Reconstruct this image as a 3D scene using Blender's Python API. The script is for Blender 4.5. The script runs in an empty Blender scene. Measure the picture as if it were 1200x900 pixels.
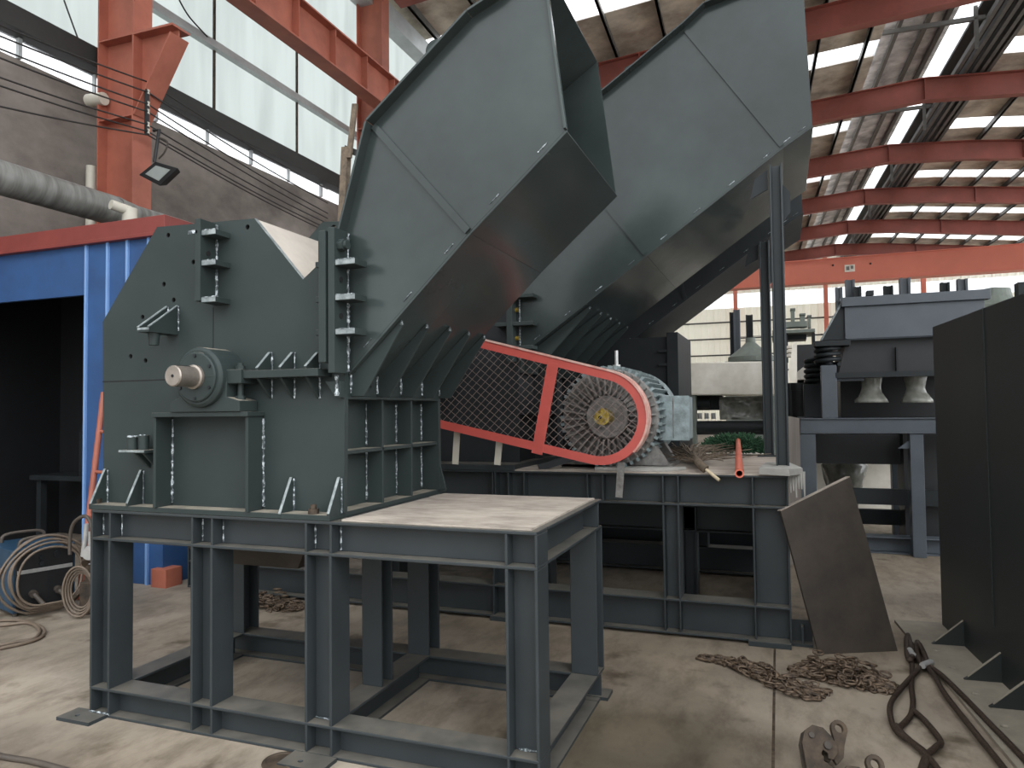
import bpy, bmesh, math, random
from mathutils import Vector, Matrix
random.seed(7)
S = bpy.context.scene
COL = S.collection
# ------------------------------------------------------------------ camera
FOC, YAW, PIT, ROLL = 844.93, 0.356225, 0.03579, -0.011567
CAM = Vector((0, 0, 1.6))
FW = Vector((-math.sin(YAW)*math.cos(PIT), math.cos(YAW)*math.cos(PIT), math.sin(PIT)))
_r = Vector((math.cos(YAW), math.sin(YAW), 0)); _u = _r.cross(FW)
RT = math.cos(ROLL)*_r + math.sin(ROLL)*_u
UP = -math.sin(ROLL)*_r + math.cos(ROLL)*_u
cd = bpy.data.cameras.new('camera'); cam = bpy.data.objects.new('camera', cd); COL.objects.link(cam)
cd.sensor_width = 36; cd.lens = FOC/1200*36; cd.clip_start = .05; cd.clip_end = 400
cam.matrix_world = Matrix(((RT.x, UP.x, -FW.x, CAM.x), (RT.y, UP.y, -FW.y, CAM.y), (RT.z, UP.z, -FW.z, CAM.z), (0, 0, 0, 1)))
S.camera = cam
def at(px, py, ax, val):
    """measured point of the photograph on the plane where the thing stands"""
    d = FW + (px-600)/FOC*RT - (py-450)/FOC*UP
    i = 'xyz'.index(ax)
    return CAM + d*((val-CAM[i])/d[i])
# ------------------------------------------------------------------ materials
def srgb(c):
    return tuple((v/255/12.92 if v/255 <= .04045 else ((v/255+.055)/1.055)**2.4) for v in c)+(1,)
def mat(name, c, rough=.5, metal=0., var=.25, scale=4., c2=None, bump=0., bscale=40., stretch=None, spec=.5, fac=(.35, .65)):
    m = bpy.data.materials.new(name); m.use_nodes = True; nt = m.node_tree; N = nt.nodes; L = nt.links
    b = N['Principled BSDF']; b.inputs['Roughness'].default_value = rough; b.inputs['Metallic'].default_value = metal
    b.inputs['Specular IOR Level'].default_value = spec
    co = N.new('ShaderNodeTexCoord'); src = co.outputs['Object']
    if stretch:
        mp = N.new('ShaderNodeMapping'); mp.inputs['Scale'].default_value = stretch; L.new(src, mp.inputs[0]); src = mp.outputs[0]
    n = N.new('ShaderNodeTexNoise'); n.inputs['Scale'].default_value = scale; n.inputs['Detail'].default_value = 6; n.inputs['Roughness'].default_value = .62
    L.new(src, n.inputs['Vector'])
    r = N.new('ShaderNodeValToRGB'); c = srgb(c)
    d = srgb(c2) if c2 else tuple(v*(1-var) for v in c[:3])+(1,)
    r.color_ramp.elements[0].position = fac[0]; r.color_ramp.elements[0].color = d
    r.color_ramp.elements[1].position = fac[1]; r.color_ramp.elements[1].color = c
    L.new(n.outputs['Fac'], r.inputs[0]); L.new(r.outputs[0], b.inputs['Base Color'])
    if bump:
        n2 = N.new('ShaderNodeTexNoise'); n2.inputs['Scale'].default_value = bscale; n2.inputs['Detail'].default_value = 4; L.new(src, n2.inputs['Vector'])
        bp = N.new('ShaderNodeBump'); bp.inputs['Strength'].default_value = bump; bp.inputs['Distance'].default_value = .01
        L.new(n2.outputs['Fac'], bp.inputs['Height']); L.new(bp.outputs[0], b.inputs['Normal'])
    return m
M = {}
def settle_dust(m, colour, amount):
    """dust lying on every upward face"""
    nt = m.node_tree; N = nt.nodes; L = nt.links; b = N['Principled BSDF']; base = b.inputs['Base Color'].links[0].from_socket
    g = N.new('ShaderNodeNewGeometry'); s = N.new('ShaderNodeSeparateXYZ'); L.new(g.outputs['True Normal'], s.inputs[0])
    r = N.new('ShaderNodeMapRange'); r.inputs[1].default_value = .9; r.inputs[2].default_value = .97; L.new(s.outputs['Z'], r.inputs[0])
    n = N.new('ShaderNodeTexNoise'); n.inputs['Scale'].default_value = 7; n.inputs['Detail'].default_value = 5; co = N.new('ShaderNodeTexCoord'); L.new(co.outputs['Object'], n.inputs['Vector'])
    q = N.new('ShaderNodeMapRange'); q.inputs[1].default_value = .3; q.inputs[2].default_value = .6; q.inputs[3].default_value = amount*.45; q.inputs[4].default_value = amount; L.new(n.outputs['Fac'], q.inputs[0])
    k = N.new('ShaderNodeMath'); k.operation = 'MULTIPLY'; L.new(r.outputs[0], k.inputs[0]); L.new(q.outputs[0], k.inputs[1])
    x = N.new('ShaderNodeMixRGB'); L.new(k.outputs[0], x.inputs[0]); L.new(base, x.inputs[1]); x.inputs[2].default_value = srgb(colour); L.new(x.outputs[0], b.inputs['Base Color'])
M['paint'] = mat('grey_paint', (48, 56, 55), .5, spec=.2, var=.18, scale=2.2, bump=.05, bscale=5)
M['gloss'] = mat('glossy_grey_paint', (58, 66, 65), .2, var=.42, scale=.9, bump=.35, bscale=1.8, spec=.36)  # broad dark mottling in the colour imitates soft reflections
M['beam'] = mat('beam_paint', (50, 55, 57), .45, spec=.28, var=.2, scale=3, bump=.05, bscale=8)
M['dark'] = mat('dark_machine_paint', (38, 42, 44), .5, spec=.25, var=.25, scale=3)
M['casing'] = mat('dark_green_paint', (40, 44, 43), .45, spec=.35, var=.2, scale=2)
M['bluegrey'] = mat('blue_grey_paint', (72, 79, 86), .45, var=.2, scale=3)
M['weld'] = mat('weld_bead', (190, 198, 202), .35, var=.8, scale=55, c2=(60, 68, 70), bump=.5, bscale=90, fac=(.48, .62))
M['edge'] = mat('pale_lit_edge', (142, 149, 149), .4, var=.4, scale=24, c2=(92, 100, 101))  # on ribs and gussets the pale colour paints the light their edges catch
M['black'] = mat('black_void', (12, 12, 13), .8, var=.2)
M['dust'] = mat('dusty_steel', (182, 171, 158), .8, var=.3, scale=5, c2=(142, 132, 122), bump=.1, stretch=(1, 2.2, 1))
M['hopper'] = mat('dusty_inner_plate', (196, 187, 176), .8, var=.15, scale=6)
M['steel'] = mat('bare_steel', (152, 143, 133), .35, .6, var=.35, scale=12)
M['rust'] = mat('rusty_steel', (84, 70, 56), .75, .2, var=.5, scale=9, c2=(44, 38, 31), bump=.3)
M['plate'] = mat('mill_scale_plate', (72, 64, 56), .6, .15, var=.35, scale=3, c2=(54, 48, 43), bump=.1)
M['chain'] = mat('chain_steel', (118, 100, 82), .55, .3, var=.6, scale=30, c2=(48, 38, 30))
settle_dust(M['paint'], (176, 166, 150), .7); settle_dust(M['beam'], (144, 136, 122), .38)
M['red'] = mat('red_guard_paint', (186, 80, 71), .5, var=.12, scale=6)
M['orange'] = mat('orange_primer', (168, 98, 78), .6, var=.2, scale=1.5, c2=(142, 80, 64))
M['crane'] = mat('crane_paint', (216, 124, 102), .5, var=.08, scale=1)
M['girder'] = mat('girder_primer', (138, 72, 60), .65, var=.25, scale=.6, c2=(114, 58, 48))
M['motor'] = mat('cast_motor_paint', (138, 152, 154), .5, var=.35, scale=14, c2=(104, 114, 114), bump=.3, bscale=60)
M['shield'] = mat('dark_end_shield', (128, 126, 122), .42, var=.4, scale=18, c2=(92, 88, 84))
M['brass'] = mat('yellow_shaft', (182, 160, 70), .35, .5, var=.5, scale=30, c2=(110, 86, 34))
M['wire'] = mat('mesh_wire', (156, 138, 130), .45, .5, var=.4, scale=40)
M['blue'] = mat('blue_sheet', (46, 82, 130), .5, var=.12, scale=2, c2=(40, 70, 112))
M['bluetrim'] = mat('pale_blue_rib', (118, 154, 204), .4, var=.1)
M['redtrim'] = mat('red_trim', (128, 58, 52), .5, var=.15, scale=3)
M['wallc'] = mat('rendered_wall', (134, 126, 119), .9, var=.4, scale=.7, c2=(94, 87, 81), bump=.2, stretch=(1, 1, 1.6))
M['duct'] = mat('duct_metal', (132, 132, 128), .5, .2, var=.3, scale=2, c2=(96, 94, 90), stretch=(1, 6, 1))
M['pvc'] = mat('pvc', (196, 190, 176), .6, var=.1)
M['gutter'] = mat('dark_gutter', (44, 44, 42), .7, var=.3, scale=2)
M['galv'] = mat('galvanised', (176, 180, 180), .5, .2, var=.2, scale=2)
M['insul'] = mat('roof_underside', (206, 194, 178), .8, var=.4, scale=1.2, c2=(150, 136, 122), bump=.3, bscale=8)
M['foil'] = mat('foil_insulation', (226, 228, 230), .4, .15, var=.35, scale=1.5, c2=(140, 142, 146), bump=.5, bscale=3)
M['purlin'] = mat('purlin', (96, 94, 90), .6, .1, var=.3)
M['corr'] = mat('corrugated_sheet', (236, 232, 220), .6, var=.08, scale=.5)
M['white'] = mat('white_sheet', (238, 233, 222), .6, var=.25, scale=2, c2=(206, 199, 184))
M['flange'] = mat('dusty_flange', (138, 130, 116), .75, var=.3, scale=5)
M['litrim'] = mat('dusty_lit_rim', (206, 176, 164), .8, var=.25, scale=12, c2=(190, 130, 118))  # dusty guard rim with the light it catches put into the colour
M['bag'] = mat('plastic_wrap', (150, 150, 140), .25, var=.4, scale=9, bump=.8, bscale=14)
M['green'] = mat('green_bristle', (62, 106, 72), .8, var=.6, scale=30, c2=(28, 54, 36))
M['twig'] = mat('twig', (112, 98, 82), .8, var=.5, scale=30)
M['bamboo'] = mat('bamboo', (196, 180, 150), .6, var=.2, scale=10)
M['pipeor'] = mat('orange_pipe', (208, 108, 84), .45, var=.3, scale=12)
M['cement'] = mat('grey_cement', (160, 158, 152), .85, var=.2, scale=6, bump=.4)
M['wood'] = mat('old_board', (104, 96, 88), .8, var=.4, scale=2, stretch=(4, 4, .6))
M['rubber'] = mat('rubber_cable', (74, 66, 58), .6, var=.3, scale=12)
M['cable'] = mat('tan_cable', (112, 98, 84), .6, var=.3, scale=12)
M['rope'] = mat('wire_rope', (66, 52, 42), .6, .3, var=.5, scale=60, bump=.6, bscale=120)
M['welderblue'] = mat('welder_blue', (34, 66, 90), .45, var=.25, scale=8)
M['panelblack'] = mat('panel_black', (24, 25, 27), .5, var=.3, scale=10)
M['silver'] = mat('silver', (190, 190, 188), .35, .5, var=.2, scale=20)
M['glass'] = mat('lamp_glass', (150, 156, 152), .15, var=.1)
M['tank'] = mat('green_grey_machine', (120, 128, 120), .55, var=.25, scale=3)
M['ropew'] = mat('overhead_wire', (40, 38, 36), .6)

def sheet(name, tint, transp, body=None):
    """translucent daylight sheet: part diffuse transmission, part see-through"""
    m = bpy.data.materials.new(name); m.use_nodes = True; nt = m.node_tree; N = nt.nodes; L = nt.links
    N.remove(N['Principled BSDF']); o = N['Material Output']
    t = N.new('ShaderNodeBsdfTranslucent'); t.inputs[0].default_value = tint
    p = N.new('ShaderNodeBsdfTransparent'); p.inputs[0].default_value = (1, 1, 1, 1)
    n = N.new('ShaderNodeTexNoise'); n.inputs['Scale'].default_value = .8; n.inputs['Detail'].default_value = 5
    co = N.new('ShaderNodeTexCoord'); mp = N.new('ShaderNodeMapping'); mp.inputs['Scale'].default_value = (1, 3, .4)
    L.new(co.outputs['Object'], mp.inputs[0]); L.new(mp.outputs[0], n.inputs['Vector'])
    r = N.new('ShaderNodeValToRGB'); r.color_ramp.elements[0].position = .3; r.color_ramp.elements[1].position = .6
    r.color_ramp.elements[0].color = tuple(v*.86 for v in tint[:3])+(1,); r.color_ramp.elements[1].color = tint
    L.new(n.outputs['Fac'], r.inputs[0]); L.new(r.outputs[0], t.inputs[0])
    x = N.new('ShaderNodeMixShader'); x.inputs[0].default_value = transp
    L.new(t.outputs[0], x.inputs[1]); L.new(p.outputs[0], x.inputs[2]); L.new(x.outputs[0], o.inputs[0])
    if body:
        d = N.new('ShaderNodeBsdfDiffuse'); d.inputs[0].default_value = body; y = N.new('ShaderNodeAddShader'); L.new(t.outputs[0], y.inputs[0]); L.new(d.outputs[0], y.inputs[1]); L.new(y.outputs[0], o.inputs[0])
    return m
M['lucent'] = sheet('translucent_wall_sheet', (.60, .63, .61, 1), .12)
M['corr'] = sheet('cream_corrugated_sheet', (.20, .19, .155, 1), 0, (.62, .60, .53, 1))  # translucency added so the sky behind brightens the end wall
M['pane'] = sheet('skylight_sheet', (.97, .98, 1, 1), .75)
# ------------------------------------------------------------------ mesh builder
ORG = {}
class MB:
    def __init__(s): s.v = []; s.f = []; s.mi = []; s.sm = []; s.k = 0
    def m(s, k): s.k = k; return s
    def add(s, vs, fs, smooth=False):
        b = len(s.v); s.v += [tuple(v) for v in vs]
        for f in fs: s.f.append([b+i for i in f]); s.mi.append(s.k); s.sm.append(smooth)
        return s
    def hexa(s, q):   # 8 corners: bottom loop 0-3, top loop 4-7
        return s.add(q, [(3, 2, 1, 0), (4, 5, 6, 7), (0, 1, 5, 4), (1, 2, 6, 5), (2, 3, 7, 6), (3, 0, 4, 7)])
    def box(s, x0, x1, y0, y1, z0, z1):
        return s.hexa([(x0, y0, z0), (x1, y0, z0), (x1, y1, z0), (x0, y1, z0), (x0, y0, z1), (x1, y0, z1), (x1, y1, z1), (x0, y1, z1)])
    def bar(s, p0, p1, w, h, up=(0, 0, 1)):
        p0 = Vector(p0); p1 = Vector(p1); d = (p1-p0).normalized(); u = Vector(up); u = (u-d*u.dot(d)).normalized(); r = d.cross(u)
        a = r*(w/2); b = u*(h/2)
        return s.hexa([p0-a-b, p0+a-b, p1+a-b, p1-a-b, p0-a+b, p0+a+b, p1+a+b, p1-a+b])
    def prism(s, pts, ax, a, b):
        """pts: polygon in the other two axes (in xyz order), extruded from a to b along ax"""
        n = len(pts); i = 'xyz'.index(ax)
        def V(p, t):
            p = list(p); p.insert(i, t); return p
        vs = [V(p, a) for p in pts]+[V(p, b) for p in pts]
        return s.add(vs, [list(range(n))[::-1], list(range(n, 2*n))]+[(k, (k+1) % n, n+(k+1) % n, n+k) for k in range(n)])
    def loft(s, A, B):   # two polygons of 3-D points with the same count
        n = len(A)
        return s.add(list(A)+list(B), [list(range(n))[::-1], list(range(n, 2*n))]+[(k, (k+1) % n, n+(k+1) % n, n+k) for k in range(n)])
    def hbeam(s, p0, p1, H, W, up, tw=.012, tf=.014):
        """H-section: flanges H apart along 'up', W wide"""
        p0 = Vector(p0); p1 = Vector(p1); u = Vector(up).normalized()
        s.bar(p0+u*(H/2-tf/2), p1+u*(H/2-tf/2), W, tf, u); s.bar(p0-u*(H/2-tf/2), p1-u*(H/2-tf/2), W, tf, u)
        return s.bar(p0, p1, tw, H-2*tf, u)
    def cyl(s, p0, p1, r0, r1=None, n=20, caps=True):
        if r1 is None: r1 = r0
        p0 = Vector(p0); p1 = Vector(p1); d = (p1-p0).normalized()
        a = d.orthogonal().normalized(); b = d.cross(a)
        vs = [p0+(a*math.cos(2*math.pi*k/n)+b*math.sin(2*math.pi*k/n))*r0 for k in range(n)]+[p1+(a*math.cos(2*math.pi*k/n)+b*math.sin(2*math.pi*k/n))*r1 for k in range(n)]
        s.add(vs, [(k, (k+1) % n, n+(k+1) % n, n+k) for k in range(n)], True)
        if caps: s.add(vs, [list(range(n))[::-1], list(range(n, 2*n))])
        return s
    def tube(s, pts, r, n=8, closed=False, rf=None):
        pts = [Vector(p) for p in pts]; N = len(pts); vs = []; prev = None
        for i, p in enumerate(pts):
            if closed: t = pts[(i+1) % N]-pts[i-1]
            else: t = pts[min(i+1, N-1)]-pts[max(i-1, 0)]
            t.normalize()
            if prev is None: a = t.orthogonal().normalized()
            else:
                a = prev-t*prev.dot(t)
                a = a.normalized() if a.length > 1e-6 else t.orthogonal().normalized()
            prev = a; b = t.cross(a); rr = rf(i) if rf else r
            vs += [p+(a*math.cos(2*math.pi*k/n)+b*math.sin(2*math.pi*k/n))*rr for k in range(n)]
        fs = []
        for i in range(N if closed else N-1):
            j = (i+1) % N
            fs += [(i*n+k, i*n+(k+1) % n, j*n+(k+1) % n, j*n+k) for k in range(n)]
        s.add(vs, fs, True)
        if not closed: s.add(vs, [list(range(n))[::-1], [(N-1)*n+k for k in range(n)]])
        return s
    def lathe(s, prof, c, ax=(0, 0, 1), n=32):
        """prof: (radius, height along ax)"""
        c = Vector(c); d = Vector(ax).normalized(); a = d.orthogonal().normalized(); b = d.cross(a); vs = []
        for r, h in prof: vs += [c+d*h+(a*math.cos(2*math.pi*k/n)+b*math.sin(2*math.pi*k/n))*max(r, 1e-4) for k in range(n)]
        fs = []
        for i in range(len(prof)-1): fs += [(i*n+k, i*n+(k+1) % n, (i+1)*n+(k+1) % n, (i+1)*n+k) for k in range(n)]
        return s.add(vs, fs, False)
    def weld(s, p0, p1, r=.006, k=1):
        """an uneven weld bead"""
        o = s.k; s.k = k
        p0 = Vector(p0); p1 = Vector(p1); n = max(3, int((p1-p0).length/.012))
        s.tube([p0.lerp(p1, i/n) for i in range(n+1)], r, 5, rf=lambda i: r*random.uniform(.5, 1.25)); s.k = o
        return s
    def build(s, name, mats, parent=None, bevel=0., origin=None, smooth_all=False):
        if not isinstance(mats, (list, tuple)): mats = [mats]
        if parent is not None: o0 = ORG[parent.name]
        elif origin is not None: o0 = Vector(origin)
        else:
            xs, ys, zs = zip(*s.v); o0 = Vector(((min(xs)+max(xs))/2, (min(ys)+max(ys))/2, min(zs)))
        me = bpy.data.meshes.new(name)
        me.from_pydata([(v[0]-o0.x, v[1]-o0.y, v[2]-o0.z) for v in s.v], [], s.f)
        for m in mats: me.materials.append(M[m] if isinstance(m, str) else m)
        me.polygons.foreach_set('material_index', s.mi); me.polygons.foreach_set('use_smooth', s.sm)
        bm = bmesh.new(); bm.from_mesh(me); bmesh.ops.recalc_face_normals(bm, faces=bm.faces); bm.to_mesh(me); bm.free()
        o = bpy.data.objects.new(name, me); COL.objects.link(o)
        if parent is not None: o.parent = parent; ORG[o.name] = o0
        else: o.location = o0; ORG[o.name] = o0
        if bevel:
            b = o.modifiers.new('soft_edges', 'BEVEL'); b.width = bevel; b.segments = 2; b.limit_method = 'ANGLE'; b.angle_limit = .7
        return o
def tag(o, label, cat, group=None, kind=None):
    o['label'] = label; o['category'] = cat
    if group: o['group'] = group
    if kind: o['kind'] = kind
    return o
def thing(name, loc, label, cat, group=None, kind=None):
    o = bpy.data.objects.new(name, None); COL.objects.link(o); o.location = loc; o.empty_display_size = .2
    ORG[o.name] = Vector(loc); return tag(o, label, cat, group, kind)
def cut_holes(o, cutter):
    """drill real holes through a plate mesh (cutter is an MB)"""
    c = cutter.build('drill', 'black', None, origin=(0, 0, 0))
    bm = bmesh.new(); bm.from_mesh(c.data); bmesh.ops.remove_doubles(bm, verts=bm.verts, dist=1e-5); bmesh.ops.recalc_face_normals(bm, faces=bm.faces); bm.to_mesh(c.data); bm.free()
    b = o.modifiers.new('holes', 'BOOLEAN'); b.object = c; b.solver = 'EXACT'
    bpy.context.view_layer.update(); dg = bpy.context.evaluated_depsgraph_get()
    me = bpy.data.meshes.new_from_object(o.evaluated_get(dg)); o.modifiers.clear(); o.data = me
    bpy.data.objects.remove(c)
# ================================================================== stand of the near crusher
PW = ['beam', 'weld']
def stand_leg(root, x0, x1, yc, z0, z1, W=.15, face=1, weld=True):
    """H-section upright: web faces the front, flanges at x0 and x1"""
    b = MB(); b.hbeam(((x0+x1)/2, yc, z0), ((x0+x1)/2, yc, z1), x1-x0, W, (1, 0, 0))
    return b
fx0, fx1, fy0, fy1 = -3.50, -.965, 2.87, 4.03
ZT, ZB, ZR = 1.088, .927, .149          # top of frame, underside of top rail, top of bottom rail
st = thing('support_stand', (-2.2, 3.4, 0), 'grey H-beam stand under the open-mouthed crusher, its empty bay topped by a dusty plate', 'stand', 'machine stands')
WF = .15
def rail_x(name, x0, x1, yc, z0, z1, root, W=WF):
    b = MB(); b.hbeam((x0, yc, (z0+z1)/2), (x1, yc, (z0+z1)/2), z1-z0, W, (0, 0, 1)); return b.build(name, PW, root, .003)
def rail_y(name, xc, y0, y1, z0, z1, root, W=WF):
    b = MB(); b.hbeam((xc, y0, (z0+z1)/2), (xc, y1, (z0+z1)/2), z1-z0, W, (0, 0, 1)); return b.build(name, PW, root, .003)
for zz in ((ZB, ZT), (0, ZR)):
    rail_x('rail', fx0, fx1, fy0+WF/2, *zz, st); rail_x('rail', fx0, fx1, fy1-WF/2, *zz, st)
    rail_y('rail', fx0+WF/2, fy0+WF, fy1-WF, *zz, st); rail_y('rail', fx1-WF/2, fy0+WF, fy1-WF, *zz, st)
    rail_y('rail', -2.06, fy0+WF, fy1-WF, *zz, st)
rail_y('rail', -2.86, fy0+WF, fy1-WF, ZB, ZT, st)
lx = []
for a, bb in ((105, 128.7), (223.3, 248.7), (356.7, 388.3), (591.3, 630.7)):
    lx.append((at(a, 660, 'y', fy0).x, at(bb, 660, 'y', fy0).x))
lx[0] = (fx0, lx[0][1]); lx[3] = (lx[3][0], fx1)
for i, (a, bb) in enumerate(lx):
    b = MB(); b.hbeam(((a+bb)/2, fy0+WF/2, ZR), ((a+bb)/2, fy0+WF/2, ZB), bb-a, WF, (1, 0, 0))
    # stiffeners continued through the top rail
    for x in (a+.006, bb-.006): b.box(x-.006, x+.006, fy0+.002, fy0+WF-.002, ZB+.014, ZT-.014); b.box(x-.006, x+.006, fy0+.002, fy0+WF-.002, .014, ZR-.014)
    if i < 3:
        for x in (a+.014, bb+.008): b.weld((x, fy0+.068, ZB+.02), (x, fy0+.068, ZT-.03), .006)
    else: b.weld((a+.03, fy0+.07, ZR+.004), (bb-.03, fy0+.07, ZR+.004), .008)
    if i == 2: b.weld((a+.02, fy0+.06, ZR+.004), (bb-.02, fy0+.06, ZR+.004), .006)
    b.build('leg', PW, st, .003)
for xa, xb, ya, yb in ((fx0, -3.35, fy1-WF, fy1), (-2.13, -1.99, fy1-WF, fy1), (fx1-.15, fx1, fy1-WF, fy1), (-2.12, -2.0, 3.36, 3.48)):
    b = MB(); b.hbeam(((xa+xb)/2, (ya+yb)/2, ZR), ((xa+xb)/2, (ya+yb)/2, ZB), yb-ya, xb-xa, (0, 1, 0)); b.build('leg', PW, st, .003)
for x, y in ((-3.47, 2.83), (-2.04, 2.80), (fx1-.06, 4.0)):
    b = MB(); b.box(x-.13, x+.1, y-.07, y+.06, 0, .018)
    o = b.build('foot_plate', 'beam', st); c = MB(); c.cyl((x-.04, y-.02, -.05), (x-.04, y-.02, .05), .013); cut_holes(o, c)
    if x < -3: 
        w = MB(); w.m(0); w.weld((x-.02, fy0-.004, .022), (x+.12, fy0-.004, .022), .008, 0); w.build('weld_bead', 'weld', st)
b = MB(); b.box(-1.94, fx1-.035, fy0+.035, fy1-.03, ZT, ZT+.008)
tagp = b.build('deck_plate', 'dust', st); tagp['label'] = 'dusty pinkish grey deck plate'
# ================================================================== near crusher
cr = thing('scrap_crusher', (-2.75, 3.5, 1.088), 'dark grey crusher with V-notched side plate, bare shaft end and open chute mouth', 'crusher', 'scrap crushers')
FY = 2.97                                  # front side plate
def F(px, py, y=FY): p = at(px, py, 'y', y); return p.x, p.z
PM = ['paint', 'weld', 'black', 'edge']
b = MB(); b.box(-3.52, -1.985, 2.872, 4.13, 1.089, 1.116); b.build('base_plate', ['paint'], cr, .003)
out = [F(121, 592), F(120.5, 377), F(184, 266), F(298, 256), F(355, 327.5), F(383, 300), F(398, 283), F(404, 290), F(404, 470), F(404, 608)]
out[0] = (out[0][0], 1.116); out[-1] = (-1.972, 1.116)
b = MB(); b.prism(out, 'y', FY, FY+.03)
o = b.build('side_plate', PM, cr)
c = MB()
for px, py in ((197, 275.5), (290, 266), (192, 333), (203.5, 351.5), (167, 371.5), (153, 417.5), (170.5, 422.5), (226.5, 307)):
    x, z = F(px, py); c.cyl((x, FY-.1, z), (x, FY+.1, z), .013)
cut_holes(o, c)
rear = [(-3.54, 1.116), (-3.54, 2.12), (-3.15, 2.6), (-2.55, 2.58)]+[F(352, 292, 4.0), F(364, 276, 4.0), F(378, 260, 4.0), F(404, 259, 4.0), (-1.98, 2.5), (-1.972, 1.116)]
b = MB(); b.prism(rear, 'y', 4.0, 4.03)
o = b.build('side_plate', PM, cr); c = MB(); x, z = F(391, 267, 4.0); c.cyl((x, 3.9, z), (x, 4.1, z), .02); cut_holes(o, c)
y0, y1 = FY+.03, 4.0
# seams scribed on the front plate (plate joints, as thin cover strips)
b = MB()
(xa, za), (xb, zb) = F(120.5, 443), F(384, 443.5)
b.box(xa, xb, FY-.0015, FY+.002, (za+zb)/2-.003, (za+zb)/2+.003)
xa, za = F(250, 360); xb, zb = F(250, 412); b.box(xa-.002, xa+.002, FY-.0015, FY+.002, zb, za); b.build('plate_joint', 'black', cr)
# enclosing panels between the side plates
def panel(p, q, t, ya, yb, name, mts, root, bev=0.):
    """flat panel joining two profile points (x,z), thickness t to the right-hand side of p->q"""
    d = Vector((q[0]-p[0], q[1]-p[1])).normalized(); n = Vector((d.y, -d.x))*t
    b = MB(); b.prism([p, q, (q[0]+n.x, q[1]+n.y), (p[0]+n.x, p[1]+n.y)], 'y', ya, yb); return b.build(name, mts, root, bev)
panel(out[0], out[1], .02, y0, y1, 'shell_wall', ['paint'], cr)
panel(out[1], out[2], .02, y0, y1, 'shell_wall', ['paint'], cr)
panel(out[2], out[3], .02, y0, y1, 'roof_panel', ['paint'], cr)
o = panel(out[3], out[4], .02, y0, y1, 'notch_panel', ['hopper'], cr); o['label'] = 'dusty beige inner notch panel'
o = panel(out[4], (out[6][0], out[6][1]), .02, y0, y1, 'notch_panel', ['hopper'], cr); o['label'] = 'dusty beige inner notch panel'
# bright edge of the notch
w = MB(); w.bar((out[3][0], FY+.012, out[3][1]), (out[4][0], FY+.012, out[4][1]), .022, .006, (0, 0, 1)); w.build('ground_edge', 'edge', cr)
# right wall with its grid of ribs
WX = -2.085
b = MB(); b.box(WX-.02, WX, y0, y1, 1.116, 1.675); b.build('shell_wall', ['paint'], cr)
b = MB()
for yy in (3.36, 3.68, 4.015):
    b.box(WX, -1.985, yy-.008, yy+.008, 1.116, 1.672)
b.box(WX, -1.985, 3.0, 4.02, 1.392, 1.410)
b.add([(-1.985, 4.008, 1.32), (-1.985, 4.022, 1.32), (-1.93, 4.022, 1.118), (-1.93, 4.008, 1.118), (-2.02, 4.008, 1.118), (-2.02, 4.022, 1.118)], [(0, 3, 4), (1, 5, 2), (0, 1, 2, 3), (3, 2, 5, 4), (4, 5, 1, 0)])
for yy in (3.36, 3.68, 3.99):
    b.weld((WX+.004, yy-.012, 1.13), (WX+.004, yy-.012, 1.385), .007); b.weld((WX+.004, yy-.012, 1.42), (WX+.004, yy-.012, 1.64), .007)
b.build('rib_grid', PM, cr, .003)
# discharge hopper beneath
b = MB(); b.loft([(-3.42, 3.1, 1.087), (-2.2, 3.1, 1.087), (-2.2, 3.85, 1.087), (-3.42, 3.85, 1.087)], [(-3.08, 3.25, .76), (-2.45, 3.25, .76), (-2.45, 3.72, .76), (-3.08, 3.72, .76)]); b.build('discharge_hopper', 'plate', cr)
# gussets on the base plate
def gusset(px, pyt, pyb, d, name='gusset', up=True, y=FY, root=cr, t=.014):
    x, zb = F(px, pyb, y); _, zt = F(px, pyt, y); x -= .004
    b = MB()
    pr = [(y, zb), (y-d, zb), (y-d, zb+.02), (y-.012, zt), (y, zt)] if up else [(y, zt), (y-d, zt), (y-d, zt-.01), (y-.01, zb), (y, zb)]
    b.prism(pr, 'x', x-t, x)
    e0, e1 = (pr[2], pr[3]) if up else (pr[2], pr[3])
    b.m(3).bar((x-t/2, e0[0]-.001, e0[1]), (x-t/2, e1[0]-.001, e1[1]), t*1.05, .004, (0, -1, .3)); b.m(0)
    b.weld((x+.004, y-.003, zb+.01), (x+.004, y-.003, zt-.005), .006)
    return b.build(name, PM, root, .002)
for px, pt in ((126.5, 549), (168.5, 550.5), (345, 559), (401, 559)):
    gusset(px, pt, 592 if px < 200 else 604, .10)
# vertical flange pairs
def vflange(px_front, px_root, pt, pbm, ribs, rib_px, bolts=()):
    xr, zt = F(px_root, pt); _, zb = F(px_root, pbm)
    b = MB(); b.box(xr-.035, xr, FY-.115, FY, zb, zt); b.weld((xr+.004, FY-.004, zb+.01), (xr+.004, FY-.004, zt-.01), .009)
    o = b.build('flange', PM, cr, .003)
    for r in ribs:
        z = F(px_root, r)[1]; x2 = F(rib_px, r)[0]
        b = MB(); b.box(xr, x2, FY-.105, FY, z-.016, z+.012); b.m(3).box(xr, x2, FY-.1065, FY-.1045, z-.013, z+.011); b.m(1)  # pale front strip paints the highlight on the rib
        b.weld((xr+.004, FY-.104, z+.012), (x2-.004, FY-.104, z+.012), .004); b.build('flange_rib', PM, cr, .004)
    for py in bolts:
        z = F(px_root, py)[1]; b = MB(); b.cyl((xr-.02, FY-.06, z), (xr+.004, FY-.06, z), .014); b.build('bolt_hole', 'black', cr)
vflange(236, 254, 262, 356, (278, 312.5, 354.5), 270, (300,))
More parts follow.
